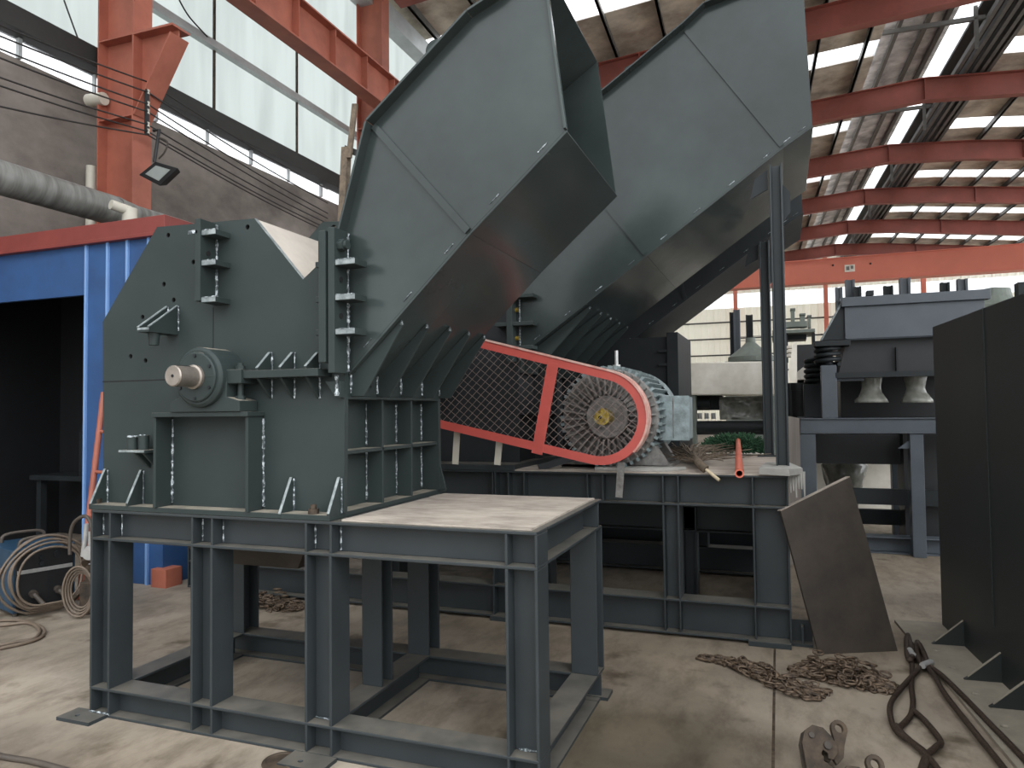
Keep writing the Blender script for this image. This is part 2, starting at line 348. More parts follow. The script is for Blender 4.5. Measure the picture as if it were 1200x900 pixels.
b = MB(); xr, zt = F(254, 262); b.add([(xr-.08, FY-.115, zt-.06), (xr-.02, FY-.115, zt-.06), (xr+.0, FY, zt), (xr-.05, FY, zt), (xr-.08, FY-.115, zt-.075), (xr-.02, FY-.115, zt-.075), (xr, FY, zt-.015), (xr-.05, FY, zt-.015)], [(0, 1, 2, 3), (4, 7, 6, 5), (0, 4, 5, 1), (2, 6, 7, 3), (1, 5, 6, 2), (3, 7, 4, 0)]); b.build('cover_strip', 'weld', cr)
vflange(391, 407.5, 272, 438, (312, 352, 391), 430, (330, 372))
xr, _ = F(407.5, 300); zt = F(400, 276)[1]; zb = F(400, 402)[1]
b = MB(); b.box(xr-.085, xr-.045, FY-.12, FY, zb-.10, zt); b.build('flange', PM, cr, .003)
for r in (313, 353, 391):
    z = F(385, r)[1]; b = MB(); b.box(xr-.13, xr-.085, FY-.08, FY, z-.016, z+.012); b.build('flange_rib', PM, cr, .003)
x, z = F(410, 291); b = MB(); b.m(0).cyl((x-.09, FY-.07, z), (x-.02, FY-.07, z), .014, n=12); b.build('flange_bolt', 'rust', cr)
b = MB(); b.cyl((x-.02, FY-.07, z), (x+.02, FY-.07, z), .03, n=6); b.cyl((x+.02, FY-.07, z), (x+.035, FY-.07, z), .022, n=16); b.build('hex_nut', 'paint', cr, .003)
# horizontal flange with three gussets
(xa, z), (xb, _) = F(299, 440), F(389, 440)
b = MB(); b.box(xa, xb, FY-.115, FY, z-.02, z+.018); b.build('flange', PM, cr, .003)
for px in (318.5, 345, 374.5):
    x = F(px, 440)[0]; zt = F(px, 413)[1]; zz = F(px, 467)[1]
    b = MB(); b.prism([(FY, z+.018), (FY-.105, z+.018), (FY-.105, z+.03), (FY-.01, zt), (FY, zt)], 'x', x-.014, x); b.prism([(FY, z-.02), (FY-.1, z-.02), (FY-.005, zz), (FY, zz)], 'x', x-.014, x); b.m(3).bar((x-.007, FY-.106, z+.03), (x-.007, FY-.011, zt), .0145, .004, (0, -1, .6)); b.m(0)
    b.weld((x+.004, FY-.003, z+.02), (x+.004, FY-.003, zt), .006); b.weld((x+.004, FY-.003, zz), (x+.004, FY-.003, z-.02), .006); b.build('gusset', PM, cr, .002)
x0, _ = F(389, 440); b = MB(); b.prism([F(386, 447), F(404, 447), F(404, 466), F(399, 466)], 'y', FY-.04, FY); b.weld(F(401, 440)[:1]+(FY-.045, F(401, 440)[1]), F(401, 464)[:1]+(FY-.045, F(401, 464)[1]), .012); b.build('corner_gusset', PM, cr, .002)
# small slotted bracket, upper left
x1, zt = F(209, 359); _, zb = F(207, 390); x0 = F(197, 359)[0]
b = MB()
for x in (x0, x1):
    b.prism([(FY, zb), (FY-.19, zb), (FY-.19, zb+.012), (FY-.006, zt), (FY, zt)], 'x', x-.01, x); b.weld((x+.004, FY-.003, zb+.01), (x+.004, FY-.003, zt), .005)
b.box(x0-.01, x1, FY-.19, FY, zb-.012, zb)
b.m(3).bar((x0-.005, FY-.19, zb+.014), (x0-.005, FY-.006, zt+.003), .012, .005, (0, -1, 1)); b.bar((x1-.005, FY-.19, zb+.014), (x1-.005, FY-.006, zt+.003), .012, .005, (0, -1, 1)); b.bar((x0-.005, FY-.19, zb+.004), (x1, FY-.19, zb+.004), .005, .012)
b.m(0).cyl((x0+.03, FY-.12, zb-.012), (x0+.03, FY-.12, zb-.075), .03, .024, 16)
b.build('pin_bracket', PM, cr)
# small shelf bracket, lower left
xa, z = F(163, 527); xb, _ = F(189, 527); zb = F(187, 551)[1]
b = MB(); b.box(xa-.02, xb, FY-.11, FY, z-.012, z+.004); b.m(3).box(xa-.02, xb, FY-.114, FY-.11, z-.008, z+.004); b.m(0)
b.prism([(FY, z-.012), (FY-.10, z-.012), (FY, zb)], 'x', xb-.03, xb-.016); b.prism([(FY, z-.012), (FY-.10, z-.012), (FY, zb+.01)], 'x', xa+.07, xa+.084)
b.cyl((xa+.03, FY-.07, z), (xa+.03, FY-.07, z+.07), .026, n=14); b.cyl((xa+.10, FY-.06, z), (xa+.10, FY-.06, z+.08), .026, n=14)
b.weld((xa, FY-.07, z+.07), (xa+.12, FY-.07, z+.08), .01); b.weld((xb-.01, FY-.003, zb), (xb-.01, FY-.003, z-.02), .007)
b.build('shelf_bracket', PM, cr, .002)
# bearing pedestal
b = MB(); b.box(-3.05, -2.435, 2.845, FY, 1.583, 1.606)
for x in (-3.035, -2.445): b.box(x-.018, x, 2.86, FY, 1.116, 1.583)
for x in (-3.03, -2.44): b.weld((x, FY-.004, 1.13), (x, FY-.004, 1.57), .008)
b.build('pedestal', PM, cr, .003)
# bearing housing with shaft
bc = at(229, 442, 'y', 2.80); bx, bz = bc.x+.01, bc.z
hs = MB()
hs.lathe([(.0, -.0), (.135, 0), (.15, .012), (.15, .17)], (bx, 2.80, bz), (0, 1, 0), 48)
hs.prism([(bx-.15, bz), (bx-.15, bz-.1), (bx-.21, 1.66), (bx-.21, 1.607), (bx+.23, 1.607), (bx+.23, 1.66), (bx+.15, bz-.1), (bx+.15, bz)], 'y', 2.835, 2.968)
for s_ in (-1, 1): hs.box(bx+s_*.18-.055, bx+s_*.18+.055, 2.84, 2.965, bz-.035, bz+.035)
hs_o = hs.build('bearing_housing', PM, cr, .004)
b = MB(); b.lathe([(0, 0), (.118, 0), (.124, .006), (.124, .016)], (bx, 2.786, bz), (0, 1, 0), 48); b.box(bx+.06, bx+.12, 2.7845, 2.79, bz-.002, bz+.002)
b.build('end_cover', PM, hs_o, .0015)
b = MB()
for k in range(6):
    a = math.pi*(k/3+.5); b.cyl((bx+.105*math.cos(a), 2.779, bz+.105*math.sin(a)), (bx+.105*math.cos(a), 2.79, bz+.105*math.sin(a)), .009, n=6)
b.build('cover_screws', 'dark', hs_o)
for s_ in (-1, 1):
    b = MB(); b.cyl((bx+s_*.19, 2.89, 1.64), (bx+s_*.19, 2.89, bz+.07), .014, n=12); b.cyl((bx+s_*.19, 2.89, bz+.035), (bx+s_*.19, 2.89, bz+.055), .024, n=6); b.cyl((bx+s_*.19, 2.89, 1.66), (bx+s_*.19, 2.89, 1.685), .026, n=6); b.build('holding_bolt', 'paint', hs_o, .002)
b = MB(); b.lathe([(0, -.14), (.046, -.14), (.051, -.135), (.051, -.02), (.06, -.015), (.06, .02)], (bx, 2.786, bz), (0, 1, 0), 32)
b.m(1).box(bx-.004, bx+.012, 2.665, 2.745, bz+.045, bz+.0517); b.cyl((bx, 2.6445, bz), (bx, 2.648, bz), .008, n=12)
o = b.build('shaft_end', ['steel', 'black'], cr); o['label'] = 'bare machined shaft end with keyway'
# ------------------------------------------------------------------ feed chute
def chute(root, prof, ya, yb, top_edges, low_edges, over, t=.012, seams=(), mts=PM):
    """prof: (x,z) outline of the chute side, clockwise from lower left; open where no edge is listed"""
    for y, nm in ((ya, 'chute_side'), (yb-t, 'chute_side')):
        b = MB(); b.prism(prof, 'y', y, y+t)
        if y == ya:
            for p, q in seams:
                b.bar((p[0], ya-.006, p[1]), (q[0], ya-.006, q[1]), .034, .014, (0, 1, 0))
            for i, j in low_edges:   # stitch welds along the lower edge
                p, q = Vector(prof[i]), Vector(prof[j]); n = max(2, int((q-p).length/.26))
                for k in range(n):
                    a_, c_ = p.lerp(q, (k+.3)/n), p.lerp(q, (k+.3)/n+.06/(q-p).length)
                    up_ = Vector((-(q-p).y, (q-p).x)).normalized()*.022
                    b.weld((a_.x-abs(up_.x)*1, ya-.002, a_.y+abs(up_.y)), (c_.x-abs(up_.x)*1, ya-.002, c_.y+abs(up_.y)), .0035)
        b.build(nm, mts if mts is not PM else ['gloss', 'weld'], root)
    for i, j in top_edges+low_edges:
        p, q = Vector(prof[i]), Vector(prof[j]); d = (q-p).normalized(); n = Vector((d.y, -d.x))
        if (i, j) in top_edges: a_, b_ = ya-over, yb+over*.4; e = d*.0
        else: a_, b_ = ya, yb; e = d*0
        off = n*(-.012)   # outward
        P = [p-e, q+e, q+e+off, p-e+off]
        b = MB(); b.prism([tuple(v) for v in P], 'y', a_, b_); b.build('chute_cover' if (i, j) in top_edges else 'chute_floor', ['gloss'] if mts is PM else mts[:1], root, .002)
CY = 3.0
pr = [F(*q, CY) for q in ((407, 437), (403, 282), (437, 147), (553, 21), (585, 0), (636, -48), (663, 152), (550, 272))]
chute(cr, pr, CY, 4.03, [(1, 2), (2, 3), (3, 4), (4, 5)], [(7, 0), (6, 7)], .06, seams=[(F(439, 148, CY), F(549, 271, CY))])
# weld run and rolled rim along the mouth
p, q = Vector((pr[5][0], 2.995, pr[5][1])), Vector((pr[6][0], 2.995, pr[6][1]))
b = MB(); b.bar(p, q, .014, .03, (0, 1, 0)); b.build('mouth_rim', 'gloss', cr, .003)
x, z = F(504, 52, CY); b = MB(); b.lathe([(.022, -.01), (.05, -.01), (.05, .01), (.022, .01), (.022, -.01)], (x, 3.06, z), (0, 1, 0), 24); b.bar((x, 3.06, z-.03), (x+.045, 3.06, z-.09), .02, .06, (1, 0, .6)); b.build('lifting_lug', ['paint'], cr, .002)
# band plate under the chute with five fins and its bolts
BX = -1.972
b = MB(); b.box(BX-.02, BX, 3.0, 4.03, 1.672, 1.80); b.build('chute_flange', PM, cr, .003)
b = MB(); b.box(WX-.02, BX, 3.0, 4.03, 1.660, 1.680); b.build('chute_flange', PM, cr, .003)
c0, c1 = Vector(pr[0]), Vector(pr[7]); dcs = (c1-c0).normalized()
def on_floor(x): return c0.y+(x-c0.x)*dcs.y/dcs.x
for yy, xt in zip((3.045, 3.29, 3.54, 3.79, 4.02), (-1.71, -1.70, -1.69, -1.69, -1.69)):
    zt = on_floor(xt)-.015
    b = MB(); b.prism([(BX, 1.675), (BX+.075, 1.675), (xt+.03, zt-.01), (xt+.02, zt+.015), (BX, on_floor(BX)-.012)], 'y', yy-.012, yy)
    b.weld((BX+.004, yy-.016, 1.69), (BX+.004, yy-.016, 1.83), .008); b.weld((xt+.022, yy-.014, zt-.012), (xt+.022, yy-.01, zt+.005), .008)
    b.build('chute_fin', PM, cr, .002)
for yy in (3.17, 3.42, 3.67, 3.93):
    b = MB(); b.cyl((BX, yy, 1.735), (BX+.022, yy, 1.735), .022, n=6); b.cyl((BX+.022, yy, 1.735), (BX+.04, yy, 1.735), .013, n=12); b.build('flange_bolt', 'dark', cr)
for x_, y_ in ((F(123, 590)[0], 2.915), (F(377, 603)[0], 2.905)):
    b = MB(); b.cyl((x_, y_, 1.116), (x_, y_, 1.14), .026, n=6); b.cyl((x_, y_, 1.14), (x_, y_, 1.16), .014, n=12); b.build('anchor_bolt', 'rust', cr)
# ================================================================== second stand
GY = 5.17
s2 = thing('support_stand', (-2.0, 6.2, 0), 'long grey H-beam stand carrying the electric motor, beside the leaning plate', 'stand', 'machine stands')
Z2 = 1.135; X2a, X2b = -5.1, .035; Y2b = 7.35
def G(px, py, y=GY): p = at(px, py, 'y', y); return p.x, p.z
for zz in ((.915, Z2), (.02, .262)):
    rail_x('rail', X2a, X2b, GY+.09, *zz, s2, .18); rail_x('rail', X2a, X2b, Y2b-.09, *zz, s2, .18)
    rail_y('rail', X2b-.09, GY+.18, Y2b-.18, *zz, s2, .18); rail_y('rail', X2a+.09, GY+.18, Y2b-.18, *zz, s2, .18)
for xx in (-1.3, -.74, -2.0, -3.6): rail_y('rail', xx, GY+.18, Y2b-.18, .93, Z2, s2, .14)
rail_x('rail', X2a+.2, X2b-.2, 6.3, .56, .78, s2, .16)
for xa, xb in ((G(777, 650)[0], G(797, 650)[0]), (G(882.6, 650)[0], X2b), (-2.10, -1.96), (-3.65, -3.5), (X2a, X2a+.15)):
    b = MB(); b.hbeam(((xa+xb)/2, GY+.09, .262), ((xa+xb)/2, GY+.09, .915), xb-xa, .18, (1, 0, 0))
    for x in (xa+.006, xb-.006): b.box(x-.006, x+.006, GY+.002, GY+.1, .93, Z2-.014); b.box(x-.006, x+.006, GY+.002, GY+.1, .034, .248)
    b.build('leg', PW, s2, .003)
    b = MB(); b.hbeam(((xa+xb)/2, Y2b-.09, .262), ((xa+xb)/2, Y2b-.09, .915), xb-xa, .18, (1, 0, 0)); b.build('leg', PW, s2)
    b = MB(); b.hbeam(((xa+xb)/2, 6.3, .0), ((xa+xb)/2, 6.3, .93), xb-xa, .16, (1, 0, 0)); b.build('leg', PW, s2)
b = MB()
for px in (580, 613.7, 688, 706): x = G(px, 560)[0]; b.box(x-.006, x+.006, GY+.004, GY+.1, .93, Z2-.014)
b.build('web_stiffener', PW, s2)
for x in (-.13, -2.0): b = MB(); b.box(x-.11, x+.16, GY-.04, GY+.1, 0, .035); b.build('foot_plate', 'beam', s2, .003)
b = MB(); b.box(X2b+.0, X2b+.13, GY+.05, GY+.19, 0, .02); b.box(X2b, X2b+.13, GY+.12, GY+.135, .02, .16); b.box(X2b+.06, X2b+.075, GY+.06, GY+.12, .02, .13); b.build('foot_bracket', 'beam', s2)
b = MB(); b.box(-1.93, X2b-.01, GY+.01, Y2b-.02, Z2, Z2+.010); o = b.build('deck_plate', 'dust', s2); o['label'] = 'dusty motor deck plate'
b = MB(); b.box(-3.4, G(603, 548)[0], GY-.005, 7.0, Z2, Z2+.045); b.build('base_channel', 'beam', s2, .004)
b = MB(); b.bar((-1.75, GY+.09, 1.155), (-1.15, GY+.35, 1.33), .05, .05); b.build('slide_rail', 'dark', s2)
# ================================================================== second crusher
c2 = thing('scrap_crusher', (-2.6, 6.2, Z2), 'dark grey crusher behind the first, its tall chute resting on two slender posts', 'crusher', 'scrap crushers')
HY, HY1 = 5.45, 7.05
def H(px, py, y=HY): p = at(px, py, 'y', y); return p.x, p.z
B2 = Z2+.046
b = MB(); b.prism([(-3.9, B2), (-3.9, 2.3), (-3.4, 3.0), (-2.75, 3.0), (-2.35, 2.5), (-1.96, 2.95), (-1.96, B2)], 'y', HY-.03, HY); b.build('side_plate', ['dark'], c2)
b = MB(); b.prism([(-3.9, B2), (-3.9, 2.3), (-3.4, 3.0), (-2.75, 3.0), (-2.35, 2.5), (-1.96, 2.95), (-1.96, B2)], 'y', HY1-.03, HY1); b.build('side_plate', ['dark'], c2)
for p, q in (((-3.9, B2), (-3.9, 2.3)), ((-3.9, 2.3), (-3.4, 3.0)), ((-3.4, 3.0), (-2.75, 3.0)), ((-2.75, 3.0), (-2.35, 2.5)), ((-2.35, 2.5), (-1.98, 2.94))):
    panel(p, q, .02, HY, HY1-.03, 'shell_panel', ['dark'], c2)
b = MB(); b.box(-2.02, -2.0, HY, HY1-.03, B2, 2.0)
for yy in (5.9, 6.35, 6.8): b.box(-2.0, -1.92, yy-.008, yy+.008, B2, 2.0)
b.box(-2.0, -1.92, HY, HY1-.03, 1.56, 1.58); b.build('rib_grid', ['dark'], c2)
# thick grooved pulley inside the guard
b = MB(); b.lathe([(0, 0), (.12, 0), (.12, .05), (.36, .05), (.40, 0), (.42, 0)]+[v for k in range(5) for v in ((.42, .02+.04*k), (.395, .04+.04*k))]+[(.42, .22), (.12, .22), (0, .22)], (-3.05, 5.17, 2.0), (0, 1, 0), 40); b.build('drive_pulley', 'shield', c2)
b = MB(); b.cyl((-3.05, 5.15, 2.0), (-3.05, 5.45, 2.0), .06); b.build('shaft_end', 'steel', c2)
xr = H(600, 380)[0]; zt = H(603, 330)[1]
b = MB(); b.box(xr, xr+.05, HY-.13, HY, 1.98, zt+.35); b.weld((xr+.07, HY-.01, 2.0), (xr+.07, HY-.01, zt+.2), .009); b.build('flange', ['paint', 'weld'], c2, .003)
for py, xl in ((348.5, xr+.05), (380.5, xr-.1), (408, xr+.05)):
    z = H(615, py)[1]; xe = H(630, py)[0]; b = MB(); b.box(xl, xe, HY-.12, HY, z-.018, z+.012); b.build('flange_rib', PM, c2, .003)
for py in (364, 397): z = H(611, py)[1]; b = MB(); b.cyl((xr+.05, HY-.05, z), (xr+.075, HY-.05, z), .018, n=6); b.build('flange_bolt', 'brass', c2)
p2 = [H(611, 421), H(603, 300)]
p2[0] = (-1.95, 2.0); p2[1] = (-1.95, 3.3)
p2 += [(-1.62, 3.83), H(712, 108), H(802, 33), H(826, 10), H(870, -8), H(941, -20), H(952, 147), H(917, 172), H(757, 298.5)]
p2[0] = (p2[0][0], p2[-1][1]-(p2[-1][0]-p2[0][0])*(p2[-2][1]-p2[-1][1])/(p2[-2][0]-p2[-1][0]))
chute(c2, p2, HY, HY1, [(1, 2), (2, 3), (3, 4), (4, 5), (5, 6), (6, 7)], [(10, 0), (9, 10), (8, 9)], .08, seams=[(H(711.5, 243), H(756, 297.5)), (H(803, 35), H(916, 171)), (H(714, 110), H(711.5, 243))][:2])
x, z = H(734, 76); b = MB(); b.prism([(x-.06, z-.09), (x+.06, z-.03), (x+.06, z+.06), (x-.03, z+.03)], 'y', HY+.1, HY+.13); o = b.build('lifting_lug', ['paint'], c2); c = MB(); c.cyl((x, HY, z), (x, HY+.3, z), .022); cut_holes(o, c)
c0b, c1b = Vector(p2[0]), Vector(p2[-1]); db = (c1b-c0b).normalized()
for k in range(5):
    yy = HY+.1+k*.37; xt = -1.42; zt = c0b.y+(xt-c0b.x)*db.y/db.x-.02
    b = MB(); b.prism([(-1.95, c0b.y-.15), (-1.86, c0b.y-.15), (xt+.03, zt-.015), (xt+.02, zt+.01), (-1.95, c0b.y-.02)], 'y', yy-.012, yy); b.weld((xt+.02, yy-.014, zt-.01), (xt+.03, yy-.01, zt+.005), .008); b.build('chute_fin', PM, c2)
b = MB(); b.box(-1.97, -1.95, HY, HY1, c0b.y-.15, c0b.y); b.build('chute_flange', PM, c2)
# ---- posts under the chute
def post(px0, px1, y, pyt, label, zb):
    xa = at(px0, 400, 'y', y).x; xb = at(px1, 400, 'y', y).x; zt = at(px0, pyt, 'y', y).z; xm = (xa+xb)/2
    t = thing('chute_post', (xm, y, zb), label, 'post', 'chute posts')
    b = MB(); b.hbeam((xm, y+.06, zb), (xm, y+.06, zt), xb-xa, .12, (1, 0, 0)); b.build('shaft', PW, t, .003)
    b = MB(); b.box(xm-.1, xm+.1, y-.03, y+.15, zb, zb+.015); b.build('base_plate', 'beam', t)
    b = MB(); b.prism([(xa-.13, zt-.22), (xa-.01, zt-.16), (xa-.01, zt-.02), (xa-.1, zt-.08)], 'y', y+.05, y+.065); b.prism([(xb+.0, zt-.4), (xb+.05, zt-.34), (xb+.05, zt-.2), (xb, zt-.14)], 'y', y+.05, y+.065); b.build('head_bracket', 'dark', t)
post(906, 921.5, 5.36, 192, 'slender grey post at the front under the mouth end of the tall chute', Z2+.01)
post(892, 904, 7.0, 282, 'slender grey post just behind the front one, under the tall chute', Z2+.01)
# ================================================================== third crusher, its darker colour standing in for shade
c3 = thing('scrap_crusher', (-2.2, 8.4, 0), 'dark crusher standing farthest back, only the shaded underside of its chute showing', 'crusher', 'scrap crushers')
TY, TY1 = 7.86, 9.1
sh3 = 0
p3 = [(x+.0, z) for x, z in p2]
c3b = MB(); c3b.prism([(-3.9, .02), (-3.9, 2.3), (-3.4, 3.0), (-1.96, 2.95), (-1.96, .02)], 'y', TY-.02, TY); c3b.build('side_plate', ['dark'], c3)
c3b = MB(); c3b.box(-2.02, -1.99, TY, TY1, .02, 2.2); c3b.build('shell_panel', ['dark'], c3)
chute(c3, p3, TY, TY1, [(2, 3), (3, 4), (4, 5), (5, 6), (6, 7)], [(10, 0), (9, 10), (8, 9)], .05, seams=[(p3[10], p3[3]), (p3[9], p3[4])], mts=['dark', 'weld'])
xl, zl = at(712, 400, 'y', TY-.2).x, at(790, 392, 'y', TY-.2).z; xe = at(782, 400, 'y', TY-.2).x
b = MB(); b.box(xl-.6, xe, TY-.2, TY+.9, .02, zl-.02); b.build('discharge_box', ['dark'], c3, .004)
xe2 = at(795, 400, 'y', TY-.2).x
b = MB(); b.box(xe, xe2, TY-.25, TY+.9, .5, zl+.02)
for py in (411, 427, 463, 485): z = at(780, py, 'y', TY-.25).z; b.box(xe-.09, xe, TY-.25, TY-.15, z-.015, z+.012)
b.build('box_flange', ['dark'], c3, .003)
x, z = at(700, 404, 'y', TY-.2).x, at(700, 404, 'y', TY-.2).z
b = MB(); b.box(x-.04, x+.1, TY-.28, TY-.2, z-.02, z+.02); b.box(x-.05, x-.01, TY-.28, TY-.2, z-.35, z+.02); b.build('flange', ['dark'], c3, .003)
b = MB(); b.hbeam((-5, TY-.1, .28), (.05, TY-.1, .28), .26, .16, (0, 0, 1)); b.build('stand_rail', ['dark'], c3)
b = MB(); b.hbeam((-1.9, TY-.1, .85), (.05, TY-.1, .85), .24, .16, (0, 0, 1)); b.build('stand_rail', ['dark'], c3)
for x in (-1.2, -.05): b = MB(); b.hbeam((x, TY-.1, 0), (x, TY-.1, .9), .16, .16, (1, 0, 0)); b.build('stand_leg', ['dark'], c3)
# ================================================================== electric motor
mx, my, mz = -1.204, 5.12, 1.538
mo = thing('electric_motor', (mx, 5.7, Z2+.01), 'large grey finned electric motor bolted on the second stand behind the red guard', 'motor')
R_ = .345; ya, yb = 5.34, 6.12
b = MB(); b.lathe([(0, .0), (R_, 0), (R_, yb-ya), (0, yb-ya)], (mx, ya, mz), (0, 1, 0), 48)
for k in range(44):
    a = 2*math.pi*k/44
    if -2.25 < a-0 < -.9 or 4.0 < a < 5.4: continue
    d = Vector((math.cos(a), 0, math.sin(a))); c = Vector((mx, 0, mz))
    b.bar(c+d*(R_+.018)+Vector((0, ya+.03, 0)), c+d*(R_+.018)+Vector((0, yb-.04, 0)), .010, .05, d)

for k in range(44):
    a = 2*math.pi*k/44; d = Vector((math.cos(a), 0, math.sin(a))); c = Vector((mx, ya+.01, mz)); b.bar(c+d*.33, c+d*.388, .022, .03, (0, 1, 0))
b.build('stator_housing', ['motor'], mo)
b = MB(); b.lathe([(0, -.05), (.15, -.05), (.16, -.04), (.16, .01), (.20, .03), (.355, .045), (.365, .055), (.365, .085), (.3, .085)], (mx, ya-.055, mz), (0, 1, 0), 56)
for k in range(32):
    a = 2*math.pi*k/32+.05; d = Vector((math.cos(a), 0, math.sin(a))); c = Vector((mx, ya-.05, mz))
    b.bar(c+d*.165+Vector((0, -.03, 0)), c+d*.355+Vector((0, .0, 0)), .012, .07, (0, 1, 0))
b.lathe([(.10, -.06), (.125, -.06), (.125, -.045)], (mx, ya-.055, mz), (0, 1, 0), 40)
o = b.build('end_shield', ['shield'], mo); o['label'] = 'dark end shield with radial fins'
b = MB(); b.lathe([(.375, 0), (.385, .02), (.385, .2), (.33, .26), (0, .27)], (mx, yb-.04, mz), (0, 1, 0), 48); b.build('fan_cowl', ['motor'], mo)
b = MB(); b.cyl((mx, 5.08, mz), (mx, 5.30, mz), .055, n=28); b.cyl((mx-.01, 5.06, mz), (mx-.01, 5.082, mz), .045, n=9); b.box(mx-.012, mx+.012, 5.085, 5.2, mz+.05, mz+.065); b.m(1).cyl((mx-.01, 5.056, mz), (mx-.01, 5.062, mz), .012, n=12)
o = b.build('motor_shaft', ['brass', 'black'], mo, .002); o['label'] = 'yellow greased motor shaft'
xa, xb = -.872, -.655
b = MB(); b.box(xa, xb, 5.58, 5.86, 1.36, 1.685); o = b.build('terminal_box', ['motor'], mo, .008)
b = MB(); b.box(xa-.006, xb+.006, 5.572, 5.60, 1.352, 1.692); b.m(1).box(xa+.1, xa+.108, 5.568, 5.575, 1.37, 1.68); b.build('box_lid', ['motor', 'shield'], o, .004)
for s_ in (-1, 1):
    b = MB(); b.prism([(mx+s_*.16, mz-.28), (mx+s_*.30, mz-.20), (mx+s_*.40, Z2+.05), (mx+s_*.42, Z2+.012), (mx+s_*.14, Z2+.012)], 'y', 5.45, 5.56); b.prism([(mx+s_*.16, mz-.28), (mx+s_*.30, mz-.20), (mx+s_*.40, Z2+.05), (mx+s_*.42, Z2+.012), (mx+s_*.14, Z2+.012)], 'y', 5.92, 6.02); b.box(min(mx+s_*.14, mx+s_*.42), max(mx+s_*.14, mx+s_*.42), 5.45, 6.02, Z2+.012, Z2+.04); b.build('motor_foot', ['shield'], mo, .004)
x, z = at(722.5, 429, 'y', 5.5).x, at(722.5, 429, 'y', 5.5).z
b = MB(); b.cyl((x, 5.5, z-.09), (x, 5.5, z+.01), .035, .03, 12); b.cyl((x, 5.5, z), (x, 5.5, z+.12), .014, n=12); b.build('lifting_eye', ['silver'], mo)
# ================================================================== belt guard
gu = thing('belt_guard', (-2.1, 5.05, Z2), 'red framed belt guard filled with diamond wire mesh over the motor end', 'guard')
sc, sr = Vector((mx, mz)), .335            # small arc round the motor shaft
ul, ll = Vector((-3.45, 2.50)), Vector((-3.45, 1.68))
def tangent(P, c, r, sgn):
    d = c-P; L = d.length; a = math.atan2(d.y, d.x); b_ = math.asin(r/L); th = a+sgn*b_
    t = math.sqrt(L*L-r*r); return P+Vector((math.cos(th), math.sin(th)))*t
uo = Vector(G(548, 404, 5.12)); us = tangent(ul, sc, sr, 1)
lo = Vector(G(512, 496.5, 5.12)); ls = tangent(ll, sc, sr, -1)
def hull(r, inset):
    U = tangent(ul, sc, r, 1); Lw = tangent(ll, sc, r, -1)
    du = (U-ul).normalized(); dl = (Lw-ll).normalized()
    a0 = math.atan2(U.y-sc.y, U.x-sc.x); a1 = math.atan2(Lw.y-sc.y, Lw.x-sc.x)
    if a1 > a0: a1 -= 2*math.pi
    arc = [sc+Vector((math.cos(a0+(a1-a0)*k/28), math.sin(a0+(a1-a0)*k/28)))*r for k in range(29)]
    return arc
o1 = hull(.335, 0)
# parallel offset of the outline inwards by the strip width
def offs(c, w):
    r = .335-w; n = Vector((-(us-ul).y, (us-ul).x)).normalized(); m_ = Vector(((ls-ll).y, -(ls-ll).x)).normalized()
    A = ul-n*w; B = ll-m_*w
    a0 = math.atan2(n.y, n.x); a1 = math.atan2(m_.y, m_.x)-0
    if a1 > a0: a1 -= 2*math.pi
    arc = [sc+Vector((math.cos(a0+(a1-a0)*k/28), math.sin(a0+(a1-a0)*k/28)))*r for k in range(29)]
    return [A]+arc+[B]
OUT = offs(0, 0); INN = offs(0, .062)
GYF = 5.0
b = MB()
n = len(OUT); vs = []
for t, y in ((OUT, GYF), (INN, GYF), (OUT, GYF+.006), (INN, GYF+.006)): vs += [(p.x, y, p.y) for p in t]
fs = []
for i in range(n-1): fs += [(i, i+1, n+i+1, n+i), (2*n+i, 3*n+i, 3*n+i+1, 2*n+i+1), (n+i, n+i+1, 3*n+i+1, 3*n+i)]
b.add(vs, fs)
vs = [(p.x, GYF, p.y) for p in OUT]+[(p.x, GYF+.13, p.y) for p in OUT]+[(p.x, GYF, p.y) for p in offs(0, .006)]+[(p.x, GYF+.13, p.y) for p in offs(0, .006)]
fs = []
for i in range(n-1): fs += [(i, n+i, n+i+1, i+1), (2*n+i, 2*n+i+1, 3*n+i+1, 3*n+i), (n+i, 3*n+i, 3*n+i+1, n+i+1)]
b.add(vs, fs); b.m(1); U0, U1 = OUT[0], OUT[8]
LIP = offs(0, -.004)
for i in range(0, 20): p_, q_ = LIP[i], LIP[i+1]; b.bar((p_.x, GYF+.055, p_.y), (q_.x, GYF+.055, q_.y), .124, .014, (q_-p_).orthogonal().to_3d().xzy if False else (-(q_-p_).y, 0, (q_-p_).x))
o = b.build('guard_frame', ['red', 'litrim'], gu)
p, q = Vector(G(648, 426, GYF)), Vector(G(629, 532, GYF)); b = MB(); b.bar((p.x, GYF+.001, p.y), (q.x, GYF+.001, q.y), .008, .085, (1, 0, 0)); b.build('cross_bar', ['red'], gu, .002)
